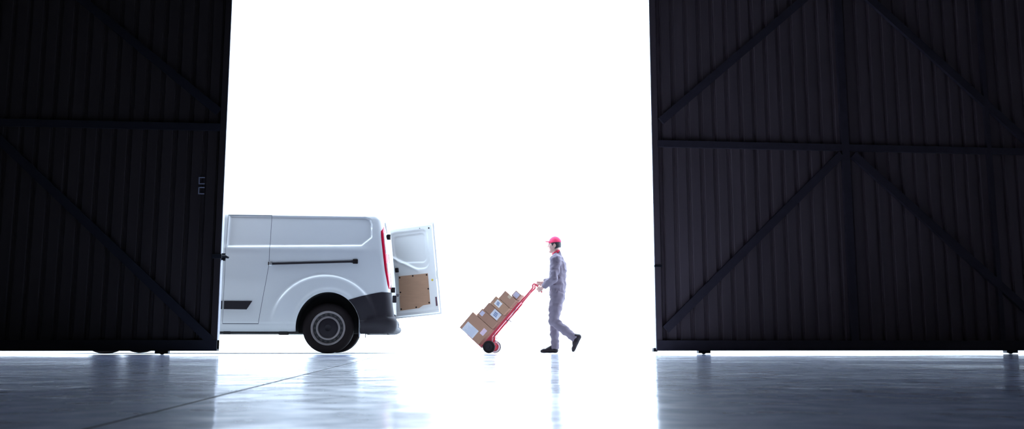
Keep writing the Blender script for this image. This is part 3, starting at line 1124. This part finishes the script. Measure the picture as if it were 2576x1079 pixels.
def surface_nets(f, org, h):
    """a quad mesh on the zero level of a sampled distance field"""
    nx, ny, nz = f.shape
    ins = f < 0
    cnt = np.zeros((nx - 1, ny - 1, nz - 1), np.int8)
    for dx in (0, 1):
        for dy in (0, 1):
            for dz in (0, 1):
                cnt += ins[dx:nx - 1 + dx, dy:ny - 1 + dy, dz:nz - 1 + dz]
    act = (cnt > 0) & (cnt < 8)
    ci, cj, ck = np.nonzero(act)
    P = np.zeros((len(ci), 3)); n = np.zeros(len(ci))
    cor = [(a, b, c) for a in (0, 1) for b in (0, 1) for c in (0, 1)]
    for a in cor:
        for ax in range(3):
            if a[ax] == 1:
                continue
            b = list(a); b[ax] = 1
            fa_ = f[ci + a[0], cj + a[1], ck + a[2]]; fb_ = f[ci + b[0], cj + b[1], ck + b[2]]
            m = (fa_ < 0) != (fb_ < 0)
            t = np.where(m, fa_ / np.where(fa_ == fb_, 1, fa_ - fb_), 0)
            p = np.stack([np.full(len(ci), float(q)) for q in a], 1)
            p[:, ax] += t
            P += p * m[:, None]; n += m
    P = P / n[:, None] + np.stack([ci, cj, ck], 1)
    V = P * h + np.array(org)
    idx = -np.ones(act.shape, np.int64); idx[ci, cj, ck] = np.arange(len(ci))
    Q = []
    for ax in range(3):
        sl0 = [slice(None)] * 3; sl1 = [slice(None)] * 3
        sl0[ax] = slice(0, -1); sl1[ax] = slice(1, None)
        x = ins[tuple(sl0)] != ins[tuple(sl1)]
        o1, o2 = [a for a in range(3) if a != ax]
        g = list(np.nonzero(x))
        ok = (g[o1] > 0) & (g[o2] > 0) & (g[o1] < f.shape[o1] - 1) & (g[o2] < f.shape[o2] - 1)
        g = [q[ok] for q in g]
        first = ins[tuple(g)]

        def at_(d1, d2):
            q = [w.copy() for w in g]
            q[o1] -= d1; q[o2] -= d2
            return idx[tuple(q)]
        quad = np.stack([at_(1, 1), at_(0, 1), at_(0, 0), at_(1, 0)], 1)
        fl = first if ax != 1 else ~first
        quad[~fl] = quad[~fl][:, ::-1]
        Q.append(quad)
    return V, np.concatenate(Q)


class Field:
    def __init__(self, lo, hi, h):
        self.lo, self.h = np.array(lo, float), h
        self.n = np.ceil((np.array(hi) - self.lo) / h).astype(int) + 1
        self.f = np.full(self.n, 1.0, np.float32)
        self.ax = [self.lo[i] + h * np.arange(self.n[i]) for i in range(3)]

    def _win(self, lo, hi):
        s = []
        for i in range(3):
            a = int(max(0, math.floor((lo[i] - self.lo[i]) / self.h)))
            b = int(min(self.n[i], math.ceil((hi[i] - self.lo[i]) / self.h) + 1))
            s.append(slice(a, max(a, b)))
        g = np.meshgrid(*[self.ax[i][s[i]] for i in range(3)], indexing='ij')
        return tuple(s), g

    def _blend(self, s, d, k, mode):
        c = self.f[s]
        if mode == 'cut':
            d = -d
            hh = np.clip(0.5 - 0.5 * (c - d) / k, 0, 1)
            self.f[s] = c * (1 - hh) + d * hh + k * hh * (1 - hh)
        else:
            hh = np.clip(0.5 + 0.5 * (d - c) / k, 0, 1)
            self.f[s] = d * (1 - hh) + c * hh - k * hh * (1 - hh)

    def cone(self, a, b, ra, rb, k=0.02, sy=1.0, mode='add'):
        """a tapered round limb from a to b; sy stretches its section sideways (y)"""
        a, b = np.array(a, float), np.array(b, float)
        m = (max(ra, rb) * max(1, sy)) + k + 3 * self.h
        s, (x, y, z) = self._win(np.minimum(a, b) - m, np.maximum(a, b) + m)
        if x.size == 0: return
        ab = b - a
        L = max(ab @ ab, 1e-9)
        t = np.clip(((x - a[0]) * ab[0] + (y - a[1]) * ab[1] + (z - a[2]) * ab[2]) / L, 0, 1)
        d = np.sqrt((x - a[0] - ab[0] * t) ** 2 + ((y - a[1] - ab[1] * t) / sy) ** 2 + (z - a[2] - ab[2] * t) ** 2) - (ra + (rb - ra) * t)
        self._blend(s, d.astype(np.float32), k, mode)

    def ell(self, c, r, k=0.02, rot=0.0, mode='add'):
        """an ellipsoid, rot turns it about y"""
        c, r = np.array(c, float), np.array(r, float)
        m = r.max() + k + 3 * self.h
        s, (x, y, z) = self._win(c - m, c + m)
        if x.size == 0: return
        x, y, z = x - c[0], y - c[1], z - c[2]
        if rot:
            x, z = x * math.cos(rot) + z * math.sin(rot), -x * math.sin(rot) + z * math.cos(rot)
        q = np.sqrt((x / r[0]) ** 2 + (y / r[1]) ** 2 + (z / r[2]) ** 2)
        q2 = np.sqrt((x / r[0] ** 2) ** 2 + (y / r[1] ** 2) ** 2 + (z / r[2] ** 2) ** 2)
        d = q * (q - 1) / np.maximum(q2, 1e-6)
        self._blend(s, d.astype(np.float32), k, mode)

    def path(self, pts, rads, k=0.012, sy=1.0):
        for (a, b), (ra, rb) in zip(zip(pts, pts[1:]), zip(rads, rads[1:])):
            self.cone(a, b, ra, rb, k, sy)

    def wrinkle(self, amp, fn):
        x, y, z = np.meshgrid(*self.ax, indexing='ij', sparse=True)
        self.f += (amp * fn(x, y, z)).astype(np.float32)

    def clip(self, nrm, d0):
        """keep what lies on the far side: n.p < d0"""
        x, y, z = np.meshgrid(*self.ax, indexing='ij', sparse=True)
        self.f = np.maximum(self.f, (nrm[0] * x + nrm[1] * y + nrm[2] * z - d0).astype(np.float32))

    def mesh(self, name, m, parent, smooth_it=2, warp=None):
        V, Q = surface_nets(self.f, self.lo, self.h)
        if smooth_it:
            for _ in range(smooth_it):
                acc = np.zeros_like(V); n = np.zeros(len(V))
                for a in range(4):
                    b = (a + 1) % 4
                    np.add.at(acc, Q[:, a], V[Q[:, b]]); np.add.at(n, Q[:, a], 1)
                    np.add.at(acc, Q[:, b], V[Q[:, a]]); np.add.at(n, Q[:, b], 1)
                V = V * 0.5 + 0.5 * acc / n[:, None]
        if warp is not None:
            V = warp(V)
        return from_py(name, V, Q, m, parent)


man = empty('person', (0, 0, 0), 'person in grey work clothes and red cap walking behind the loaded hand truck', 'person')
man.matrix_world = FRM

# joints: near (left) side is -y
HEAD = (0.058, 0.0, 1.535)
NECK = (0.098, 0.0, 1.375)
SH_N, SH_F = (0.112, -0.185, 1.305), (0.095, 0.185, 1.305)
EL_N, EL_F = (0.088, -0.245, 1.035), (0.035, 0.235, 1.060)
WR_N, WR_F = (-0.085, -0.150, 0.925), (-0.118, 0.128, 1.005)
HIP_N, HIP_F = (0.108, -0.085, 0.830), (0.092, 0.085, 0.830)
KN_N, KN_F = (0.060, -0.095, 0.450), (0.040, 0.095, 0.450)
AN_N, AN_F = (0.345, -0.100, 0.222), (0.050, 0.100, 0.085)
GRIP_N, GRIP_F = (-0.130, -0.115, 0.895), (-0.183, 0.110, 0.971)
TUBE_N = Vector((0.59, 0.0, -0.80)).normalized()     # the handle tube's direction in each fist
TUBE_F = Vector((0.085, 0.004, -0.014)).normalized()


def hand(F, wrist, grip, tube_dir, out, side):
    """a fist closed round a tube: palm, four curled fingers, thumb"""
    wrist, grip, t = Vector(wrist), Vector(grip), Vector(tube_dir)
    e1 = Vector(out); e1 = (e1 - t * e1.dot(t)).normalized()        # from the tube towards the palm
    e2 = t.cross(e1) * side                                           # the way the fingers leave the palm
    palm = grip + e1 * 0.038
    F.path([wrist, wrist.lerp(palm, 0.55), palm], [0.024, 0.024, 0.020], 0.012)
    F.cone(palm - t * 0.026, palm + t * 0.026, 0.019, 0.017, 0.012)
    F.cone(palm - t * 0.026 + e2 * 0.02, palm + t * 0.026 + e2 * 0.02, 0.015, 0.013, 0.012)
    for q, ln in ((-0.030, 0.92), (-0.010, 1.0), (0.010, 0.96), (0.029, 0.82)):
        pts, rad = [], []
        for k, ang in enumerate((20, 75, 135, 190)):
            a = R(ang * ln)
            rr = 0.029 if k < 2 else 0.026
            pts.append(grip + t * q * (1 - 0.06 * k) + e1 * rr * math.cos(a) + e2 * (rr * math.sin(a) + 0.006))
            rad.append((0.0095, 0.009, 0.0085, 0.0075)[k])
        F.path(pts, rad, 0.004)
    th = [palm - t * 0.030 - e2 * 0.006, grip - t * 0.042 - e2 * 0.024 + e1 * 0.012, grip - t * 0.034 - e2 * 0.026 - e1 * 0.014]
    F.path(th, [0.013, 0.0105, 0.009], 0.006)


def HW(V):
    """head proportions: a little narrower front to back and side to side"""
    V = V.copy()
    t = sstep(1.41, 1.47, V[:, 2])
    V[:, 0] += t * ((V[:, 0] - HEAD[0]) * -0.13 + 0.004)
    V[:, 1] *= 1 - 0.07 * t
    return V


def build_body():
    F = Field((-0.32, -0.36, 0.0), (0.52, 0.36, 1.68), 0.0055)
    # trunk
    F.cone((0.10, 0, 0.84), (0.115, 0, 1.02), 0.085, 0.085, 0.04, 1.6)
    F.cone((0.115, 0, 1.02), (0.115, 0, 1.24), 0.088, 0.092, 0.04, 1.75)
    F.cone(SH_N, SH_F, 0.052, 0.052, 0.04)
    F.cone((0.112, 0, 1.27), NECK, 0.07, 0.056, 0.03)
    F.cone(NECK, (0.075, 0, 1.48), 0.054, 0.052, 0.02)
    for sh, el, wr in ((SH_N, EL_N, WR_N), (SH_F, EL_F, WR_F)):
        F.path([sh, el], [0.050, 0.040], 0.02)
        F.path([el, wr], [0.038, 0.025], 0.015)
    hand(F, WR_N, GRIP_N, TUBE_N, (0.35, -0.85, 0.25), 1)
    hand(F, WR_F, GRIP_F, TUBE_F, (0.45, 0.15, 0.9), 1)
    for hp, kn, an in ((HIP_N, KN_N, AN_N), (HIP_F, KN_F, AN_F)):
        F.path([hp, kn], [0.078, 0.052], 0.03)
        mid = tuple(np.array(kn) * 0.65 + np.array(an) * 0.35)
        F.path([kn, mid, an], [0.050, 0.048, 0.030], 0.02)
    F.path([AN_F, (-0.07, 0.10, 0.038)], [0.030, 0.02], 0.02)
    F.path([AN_N, (0.345, -0.10, 0.10)], [0.028, 0.018], 0.02)
    # head: skull, face, jaw, brow, nose, lips, chin, ears
    hx, hy, hz = HEAD
    F.ell((hx + 0.012, 0, hz + 0.020), (0.096, 0.076, 0.098), 0.02)
    F.ell((hx - 0.030, 0, hz - 0.025), (0.058, 0.060, 0.082), 0.02)
    F.cone((hx + 0.005, 0, hz - 0.060), (hx - 0.046, 0, hz - 0.088), 0.044, 0.026, 0.02, 1.1)
    F.cone((hx - 0.078, -0.028, hz + 0.022), (hx - 0.078, 0.028, hz + 0.022), 0.013, 0.013, 0.012)
    F.path([(hx - 0.084, 0, hz + 0.014), (hx - 0.104, 0, hz - 0.020)], [0.008, 0.0115], 0.008)
    for sy in (-1, 1):
        F.ell((hx - 0.094, 0.010 * sy, hz - 0.024), (0.010, 0.009, 0.008), 0.006)
        F.ell((hx - 0.092, 0.031 * sy, hz + 0.004), (0.016, 0.015, 0.011), 0.010, mode='cut')
        F.ell((hx - 0.060, 0.038 * sy, hz - 0.022), (0.022, 0.020, 0.020), 0.018)
        F.ell((hx + 0.022, 0.076 * sy, hz - 0.006), (0.020, 0.011, 0.031), 0.006, rot=0.2)
        F.ell((hx + 0.020, 0.088 * sy, hz - 0.004), (0.010, 0.008, 0.018), 0.004, mode='cut')
    F.ell((hx - 0.086, 0, hz - 0.046), (0.012, 0.024, 0.0055), 0.005)
    F.ell((hx - 0.082, 0, hz - 0.057), (0.012, 0.021, 0.006), 0.005)
    F.ell((hx - 0.068, 0, hz - 0.090), (0.017, 0.020, 0.016), 0.012)
    return F.mesh('body', M['skin'], man, 1, HW)


body = build_body()
body['label'] = 'face, neck and bare hands'
for sy in (-1, 1):
    bm = bmesh.new()
    bmesh.ops.create_uvsphere(bm, u_segments=12, v_segments=8, radius=0.0115)
    bmesh.ops.translate(bm, verts=bm.verts, vec=(HEAD[0] - 0.060, 0.029 * sy, HEAD[2] + 0.004))
    from_bm('eye', bm, M['eye'], man, smooth=True)
    tube('eyebrow', [(HEAD[0] - 0.072, 0.013 * sy, HEAD[2] + 0.022), (HEAD[0] - 0.070, 0.031 * sy, HEAD[2] + 0.027), (HEAD[0] - 0.058, 0.046 * sy, HEAD[2] + 0.022)], [0.004, 0.005, 0.003], M['hair'], man, 8)


def build_hair():
    F = Field((-0.06, -0.11, 1.42), (0.19, 0.11, 1.66), 0.005)
    hx, hy, hz = HEAD
    F.ell((hx + 0.020, 0, hz + 0.016), (0.098, 0.083, 0.100), 0.01)
    F.ell((hx + 0.062, 0, hz - 0.030), (0.052, 0.066, 0.062), 0.02)
    F.cone((hx - 0.018, -0.074, hz + 0.006), (hx - 0.010, -0.072, hz - 0.020), 0.013, 0.008, 0.01)
    F.cone((hx - 0.018, 0.074, hz + 0.006), (hx - 0.010, 0.072, hz - 0.020), 0.013, 0.008, 0.01)
    # keep it off the face, the ears and the neck
    F.ell((hx - 0.085, 0, hz - 0.045), (0.088, 0.12, 0.085), 0.008, mode='cut')
    for sy in (-1, 1):
        F.ell((hx + 0.010, 0.088 * sy, hz - 0.030), (0.032, 0.03, 0.045), 0.006, mode='cut')
    F.clip((0.35, 0, -1), -1.447)
    F.wrinkle(0.0015, lambda x, y, z: np.sin(300 * x + 60 * y) * np.sin(240 * y + 90 * z))
    return F.mesh('hair', M['hair'], man, 1, HW)


build_hair()


def build_cap():
    F = Field((-0.14, -0.12, 1.54), (0.20, 0.12, 1.70), 0.004)
    hx, hy, hz = HEAD
    F.ell((hx + 0.014, 0, hz + 0.030), (0.108, 0.090, 0.098), 0.01)
    F.clip((0.10, 0, -1), -(hz + 0.030) + 0.10 * hx)
    F.ell((hx + 0.010, 0, hz + 0.022), (0.099, 0.081, 0.092), 0.004, mode='cut')
    # brim
    G = Field((-0.14, -0.12, 1.54), (0.20, 0.12, 1.70), 0.004)
    G.ell((hx - 0.075, 0, hz + 0.046), (0.084, 0.078, 0.0075), 0.004, rot=R(-6))
    G.ell((hx + 0.012, 0, hz + 0.030), (0.098, 0.081, 0.090), 0.004, mode='cut')
    F.f = np.minimum(F.f, G.f)
    F.ell((hx + 0.014, 0, hz + 0.1265), (0.011, 0.011, 0.005), 0.003)
    return F.mesh('cap', M['hat'], man, 1, HW)


cap_o = build_cap()
cap_o['label'] = 'bright red baseball cap'

# red collar round the neck
bm = bmesh.new()
rings = []
for rr, dz, dx in ((0.052, 0.052, -0.012), (0.058, 0.050, -0.012), (0.062, 0.012, -0.004), (0.063, 0.0, -0.002), (0.056, 0.0, -0.002)):
    ring = []
    for k in range(28):
        a = 2 * math.pi * k / 28
        ring.append(bm.verts.new((0.098 + dx + rr * math.cos(a), rr * 0.98 * math.sin(a), 1.390 + dz + 0.030 * math.cos(a))))
    rings.append(ring)
for a, b in zip(rings, rings[1:] + rings[:1]):
    for k in range(28):
        bm.faces.new((a[k], a[(k + 1) % 28], b[(k + 1) % 28], b[k]))
from_bm('shirt_collar', bm, M['shirt'], man, smooth=True)


def lerp3(a, b, t):
    return tuple(np.array(a) * (1 - t) + np.array(b) * t)


def build_jacket():
    F = Field((-0.22, -0.37, 0.72), (0.34, 0.37, 1.47), 0.0065)
    F.cone((0.100, 0, 0.800), (0.108, 0, 0.98), 0.116, 0.112, 0.03, 1.50)
    F.cone((0.108, 0, 0.98), (0.112, 0, 1.22), 0.112, 0.116, 0.04, 1.62)
    F.ell((0.150, 0, 1.18), (0.085, 0.16, 0.15), 0.04)
    F.cone(SH_N, SH_F, 0.072, 0.072, 0.05)
    F.cone((0.115, 0, 1.27), (0.102, 0, 1.395), 0.095, 0.066, 0.04, 1.15)
    for sy, sh in ((-1, SH_N), (1, SH_F)):
        F.cone((0.106, 0.05 * sy, 1.345), sh, 0.062, 0.068, 0.04)
    for sh, el, wr in ((SH_N, EL_N, WR_N), (SH_F, EL_F, WR_F)):
        F.path([sh, el], [0.074, 0.062], 0.025)
        cuff = lerp3(el, wr, 0.90)
        F.path([el, cuff], [0.061, 0.045], 0.02)
    F.clip((0.02, 0, -1), -0.800)                      # the hem
    # open the neck and the sleeves
    CUFFS = []
    F.cone((0.096, 0, 1.400), (0.080, 0, 1.50), 0.060, 0.078, 0.006, mode='cut')
    for el, wr in ((EL_N, WR_N), (EL_F, WR_F)):
        CUFFS.append((np.array(lerp3(el, wr, 0.90)), (np.array(wr) - np.array(el)) / np.linalg.norm(np.array(wr) - np.array(el))))
    F.wrinkle(0.0060, lambda x, y, z: np.sin(38 * z + 22 * x + 9 * y) * np.sin(30 * x - 26 * z + 17 * y + 1.0) + 0.6 * np.sin(75 * z - 50 * x + 30 * y) * np.sin(21 * y + 14 * z))
    F.wrinkle(0.0055, lambda x, y, z: np.abs(np.sin(30 * z + 24 * x + 14 * y + 1.3 * np.sin(19 * x - 23 * z + 11 * y))) - 0.5)
    for end, d in CUFFS:
        x, y, z = np.meshgrid(*F.ax, indexing='ij', sparse=True)
        pl = (x - end[0]) * d[0] + (y - end[1]) * d[1] + (z - end[2]) * d[2]
        near = (x - end[0]) ** 2 + (y - end[1]) ** 2 + (z - end[2]) ** 2 < 0.075 ** 2
        F.f = np.where(near, np.maximum(F.f, pl.astype(np.float32)), F.f)
        F.cone(end - d * 0.004, end + d * 0.05, 0.031, 0.034, 0.004, mode='cut')
    return F.mesh('jacket', M['cloth'], man, 1)


build_jacket()


def build_trousers():
    F = Field((-0.08, -0.24, 0.03), (0.48, 0.24, 0.93), 0.0065)
    F.cone((0.100, 0, 0.80), (0.100, 0, 0.90), 0.088, 0.094, 0.03, 1.45)
    for hp, kn, an, cuff in ((HIP_N, KN_N, AN_N, 1.09), (HIP_F, KN_F, AN_F, 1.05)):
        F.path([lerp3(hp, kn, 0.02), lerp3(hp, kn, 0.5), kn], [0.094, 0.086, 0.070], 0.03)
        c = lerp3(kn, an, cuff)
        F.path([kn, lerp3(kn, an, 0.5), c], [0.069, 0.063, 0.056], 0.03)
    F.ell((0.150, 0.0, 0.80), (0.055, 0.14, 0.09), 0.04)
    for kn, an, cuff in ((KN_N, AN_N, 1.10), (KN_F, AN_F, 1.07)):
        d = np.array(an) - np.array(kn); d = d / np.linalg.norm(d)
        end = np.array(kn) + (np.array(an) - np.array(kn)) * cuff
        # flat hems: take away the round ends
        x, y, z = np.meshgrid(*F.ax, indexing='ij', sparse=True)
        pl = (x - end[0]) * d[0] + (y - end[1]) * d[1] + (z - end[2]) * d[2]
        near = np.sqrt((x - end[0]) ** 2 + (y - end[1]) ** 2 + (z - end[2]) ** 2) < 0.13
        F.f = np.where(near, np.maximum(F.f, pl.astype(np.float32)), F.f)
        F.cone(end - d * 0.004, end + d * 0.05, 0.040, 0.044, 0.004, mode='cut')
    F.clip((0, 0, 1), 0.90)
    F.wrinkle(0.0055, lambda x, y, z: np.sin(46 * z - 30 * x + 12 * y) * np.sin(24 * x + 20 * z + 15 * y) + 0.7 * np.sin(80 * z + 30 * x) * np.exp(-((z - 0.45) / 0.10) ** 2) + 0.6 * np.sin(70 * (z + 0.5 * x)) * np.exp(-((z - 0.16) / 0.08) ** 2))
    F.wrinkle(0.005, lambda x, y, z: np.abs(np.sin(26 * z - 30 * x + 12 * y + 1.4 * np.sin(17 * x + 25 * z + 9 * y))) - 0.5)
    return F.mesh('trousers', M['cloth'], man, 1)


build_trousers()


def build_shoe(an, heel, toe, up, side):
    """heel and toe are the sole's ends; up is the sole's upward normal"""
    heel, toe, up = np.array(heel, float), np.array(toe, float), np.array(up, float)
    ax_ = toe - heel; L = np.linalg.norm(ax_); ax_ /= L
    lo = np.minimum(np.minimum(heel, toe), np.array(an)) - 0.09
    hi = np.maximum(np.maximum(heel, toe), np.array(an)) + 0.09
    F = Field(lo, hi, 0.0055)
    p = lambda t, u: heel + ax_ * L * t + up * u
    F.path([p(0.13, 0.036), p(0.45, 0.036), p(0.80, 0.030), p(0.91, 0.026)], [0.035, 0.034, 0.030, 0.023], 0.015, 1.12)
    F.path([p(0.16, 0.045), p(0.20, 0.090)], [0.037, 0.037], 0.02)
    F.path([p(0.24, 0.088), p(0.55, 0.050)], [0.040, 0.034], 0.02)
    x, y, z = np.meshgrid(*F.ax, indexing='ij', sparse=True)
    pl = -((x - heel[0]) * up[0] + (y - heel[1]) * up[1] + (z - heel[2]) * up[2])
    F.f = np.maximum(F.f, pl.astype(np.float32))
    return F.mesh('shoe', M['shoe'], man, 1)


build_shoe(AN_F, (0.092, 0.10, 0.002), (-0.168, 0.105, 0.002), (0, 0, 1), 1)
ax_ = np.array((0.340 - 0.452, 0, 0.012 - 0.235)); ax_ /= np.linalg.norm(ax_)
build_shoe(AN_N, (0.468, -0.100, 0.243), (0.352, -0.103, 0.008), (ax_[2], 0, -ax_[0]) if ax_[2] < 0 else (0, 0, 1), -1)

# ------------------------------------------------------------------ hand truck
TH = R(48.7)
TB = Vector((-0.961, 0.0, 0.105))
ea, eb = Vector((math.cos(TH), 0, math.sin(TH))), Vector((-math.sin(TH), 0, math.cos(TH)))


def tp(a, y, b):
    return TB + ea * a + eb * b + Vector((0, y, 0))


AX = Vector((-0.852, 0, 0.0885))
truck = empty('hand_truck', (0, 0, 0), 'red two wheeled hand truck tilted back under six cardboard boxes', 'hand truck')
TBASE = Matrix.Translation((AX.x, 0, 0))
truck.matrix_world = FRM @ TBASE
TI = TBASE.inverted()


def tput(o):
    o.data.transform(TI)
    return o


for sy in (-1, 1):
    bm = bmesh.new()
    add_bar(bm, tp(-0.02, sy * 0.085, 0.0), tp(0.80, sy * 0.085, 0.0), 0.034, 0.030, up=(0, 1, 0))
    tput(from_bm('side_rail', bm, M['red'], truck))
    pts = [tp(0.78, sy * 0.080, 0.0), tp(0.90, sy * 0.055, 0.0), tp(1.02, sy * 0.050, 0.0), tp(1.09, sy * 0.078, -0.002)]
    if sy > 0:
        pts += [Vector((-0.242, 0.098, 0.955)), Vector((-0.226, 0.107, 0.978)), Vector((-0.183, 0.110, 0.971)), Vector((-0.128, 0.113, 0.962))]
    else:
        pts += [Vector((-0.236, -0.100, 0.955)), Vector((-0.214, -0.110, 0.974)), Vector((-0.182, -0.115, 0.962)), Vector((-0.160, -0.115, 0.936)), Vector((-0.130, -0.115, 0.895)), Vector((-0.098, -0.115, 0.852))]
    tput(tube('handle', soft(pts), 0.013, M['red'], truck, 12))
for a, w in ((0.06, 0.07), (0.30, 0.05), (0.56, 0.05), (0.80, 0.04), (1.00, 0.022)):
    bm = bmesh.new()
    hw_ = 0.08 if a < 0.9 else 0.045
    add_bar(bm, tp(a, -hw_, 0.004), tp(a, hw_, 0.004), w, 0.016, up=eb)
    tput(from_bm('cross_bar', bm, M['red'], truck))
bm = bmesh.new()
add_bar(bm, tp(0.10, 0, 0.0), tp(0.80, 0, 0.0), 0.05, 0.012, up=eb)
tput(from_bm('back_plate', bm, M['red'], truck))
bm = bmesh.new()
add_bar(bm, tp(-0.028, 0, -0.015), tp(-0.028, 0, 0.27), 0.30, 0.006, up=ea)
tput(from_bm('nose_plate', bm, M['red'], truck))
tput(tube('axle', [AX + Vector((0, -0.215, 0)), AX + Vector((0, 0.215, 0))], 0.010, M['rod'], truck))
for sy in (-1, 1):
    bm = bmesh.new()
    q = [tp(0.0, 0, -0.01), tp(0.20, 0, -0.01), AX + Vector((0.022, 0, 0.02)), AX + Vector((0.012, 0, -0.022)), AX + Vector((-0.02, 0, -0.02))]
    add_prism(bm, [(p.x, p.z) for p in q], sy * 0.088, sy * 0.100)
    tput(from_bm('axle_bracket', bm, M['red'], truck))
    tput(tube('brace_rod', [AX + Vector((0.02, sy * 0.125, 0.0)), tp(0.50, sy * 0.105, -0.050), tp(0.74, sy * 0.100, -0.012)], 0.0034, M['rod'], truck, 8))
    bm = bmesh.new()
    add_bar(bm, tp(0.50, sy * 0.095, -0.012), tp(0.50, sy * 0.100, -0.052), 0.012, 0.006, up=(0, 1, 0))
    tput(from_bm('rod_bracket', bm, M['rod'], truck))
    tput(tube('stay', [AX + Vector((0.01, sy * 0.11, 0.0)), tp(0.24, sy * 0.095, -0.015)], 0.004, M['rod'], truck, 8))
    y0 = sy * 0.188
    o_ = lambda p: [(r, y0 + sy * h) for r, h in p]
    wh = tput(lathe('wheel', o_([(0.052, 0.020), (0.060, 0.026), (0.078, 0.024), (0.088, 0.013), (0.088, -0.013), (0.078, -0.024), (0.060, -0.026), (0.052, -0.020)]), M['black'], truck, 40, (AX.x, 0, AX.z), closed=True))
    tput(lathe('hub', o_([(0.0, 0.028), (0.014, 0.028), (0.018, 0.016), (0.050, 0.018), (0.054, 0.022), (0.054, -0.022), (0.050, -0.018), (0.018, -0.02), (0.014, -0.034), (0.0, -0.034)]), M['cap'] if sy < 0 else M['red'], wh, 32, (AX.x, 0, AX.z)))
    bm = bmesh.new()
    add_lathe(bm, o_([(0.084, -0.0285), (0.062, -0.0305), (0.060, -0.0275), (0.082, -0.0255)]), 40, (AX.x, 0, AX.z))
    ws = tput(from_bm('white_wall', bm, M['paper_w'], wh, smooth=True))
    ws['label'] = 'white band on the inner side of the tyre'

# ------------------------------------------------------------------ cardboard boxes, stacked along the tilted frame from the nose plate up
U = 1 / 176.0
A0 = -0.0245
BOXES = [
    # a0, a1, depth, half width, tilt, material, label, paper labels (a0, a1, b0, b1, paper, print)
    (0, 51.5, 66, 0.165, -1.2, 'card', 'biggest brown cardboard box at the bottom of the leaning stack, with large pale label', [(1, 26, 22, 59, 'paper', 'lines'), (24, 41, 6, 17, 'paper_p', 'lines')]),
    (52.3, 74, 53, 0.160, -0.5, 'card2', 'flat brown box resting on the biggest box, small pale label at its outer corner', [(59, 71, 40, 50, 'paper_l', 'lines')]),
    (74.5, 96.5, 50, 0.155, 0.0, 'card2', 'flat brown box third up the stack, with blue and white label near the red frame', [(76, 95, 5, 28, 'paper', 'block')]),
    (97.2, 120.5, 47, 0.165, -0.8, 'card3', 'tan box fourth up the stack, white label with dark print in the middle', [(103, 117.5, 21, 38, 'paper_w', 'block')]),
    (121.3, 146, 38, 0.160, -1.0, 'card', 'plain brown box without label, second from the top of the stack', []),
    (147, 164, 19, 0.120, 0.0, 'card2', 'smallest box at the top of the stack, mostly covered by lilac label', [(149, 162.5, 3.5, 17, 'paper_l', 'lines')]),
]
BB = 0.045
for a0, a1, dep, hw, tilt, cm, lab, papers in BOXES:
    la, lb = (a1 - a0) * U, dep * U
    org = tp(A0 + a0 * U, 0, BB)
    bm = bmesh.new()
    add_box(bm, (0, -hw, 0), (la, hw, lb), 0.004)
    o = from_bm('cardboard_box', bm, M[cm])
    rot = Matrix((ea, Vector((0, 1, 0)), eb)).transposed().to_4x4()
    o.matrix_world = FRM @ Matrix.Translation(org) @ rot
    tag(o, lab, 'box', 'cardboard boxes on the hand truck')
    bm = bmesh.new()
    add_box(bm, (la - 0.0015, -hw + 0.01, lb / 2 - 0.024), (la + 0.0012, hw - 0.01, lb / 2 + 0.024))
    add_box(bm, (la - 0.045, -hw - 0.001, lb / 2 - 0.024), (la + 0.0012, -hw + 0.011, lb / 2 + 0.024)) if not papers else None
    from_bm('packing_tape', bm, M['tape'], o)
    for p0, p1, q0, q1, pm, pr in papers:
        x0, x1, z0, z1 = (p0 - a0) * U, (p1 - a0) * U, q0 * U, q1 * U
        pl_ = box('address_label', (x0, -hw - 0.0012, z0), (x1, -hw + 0.001, z1), M[pm], o)
        bm = bmesh.new()
        n = max(3, int((x1 - x0) / 0.014))
        rg = random.Random(int(a0 * 10 + p0))
        if pr == 'block':
            for k in range(3):
                xa_ = x0 + (x1 - x0) * (0.22 + 0.2 * k)
                add_box(bm, (xa_, -hw - 0.0018, z0 + (z1 - z0) * (0.25 + 0.05 * k)), (xa_ + (x1 - x0) * 0.15, -hw - 0.001, z0 + (z1 - z0) * (0.72 + 0.03 * k)))
            from_bm('printed_lines', bm, M['ink'], pl_)
        else:
            for k in range(n):
                xa_ = x0 + (x1 - x0) * (k + 0.6) / (n + 0.4)
                add_box(bm, (xa_ - 0.0022, -hw - 0.0018, z0 + (z1 - z0) * 0.12), (xa_ + 0.0012, -hw - 0.001, z0 + (z1 - z0) * rg.uniform(0.55, 0.9)))
            from_bm('printed_lines', bm, M['ink_f'], pl_)
# ==MANEND==
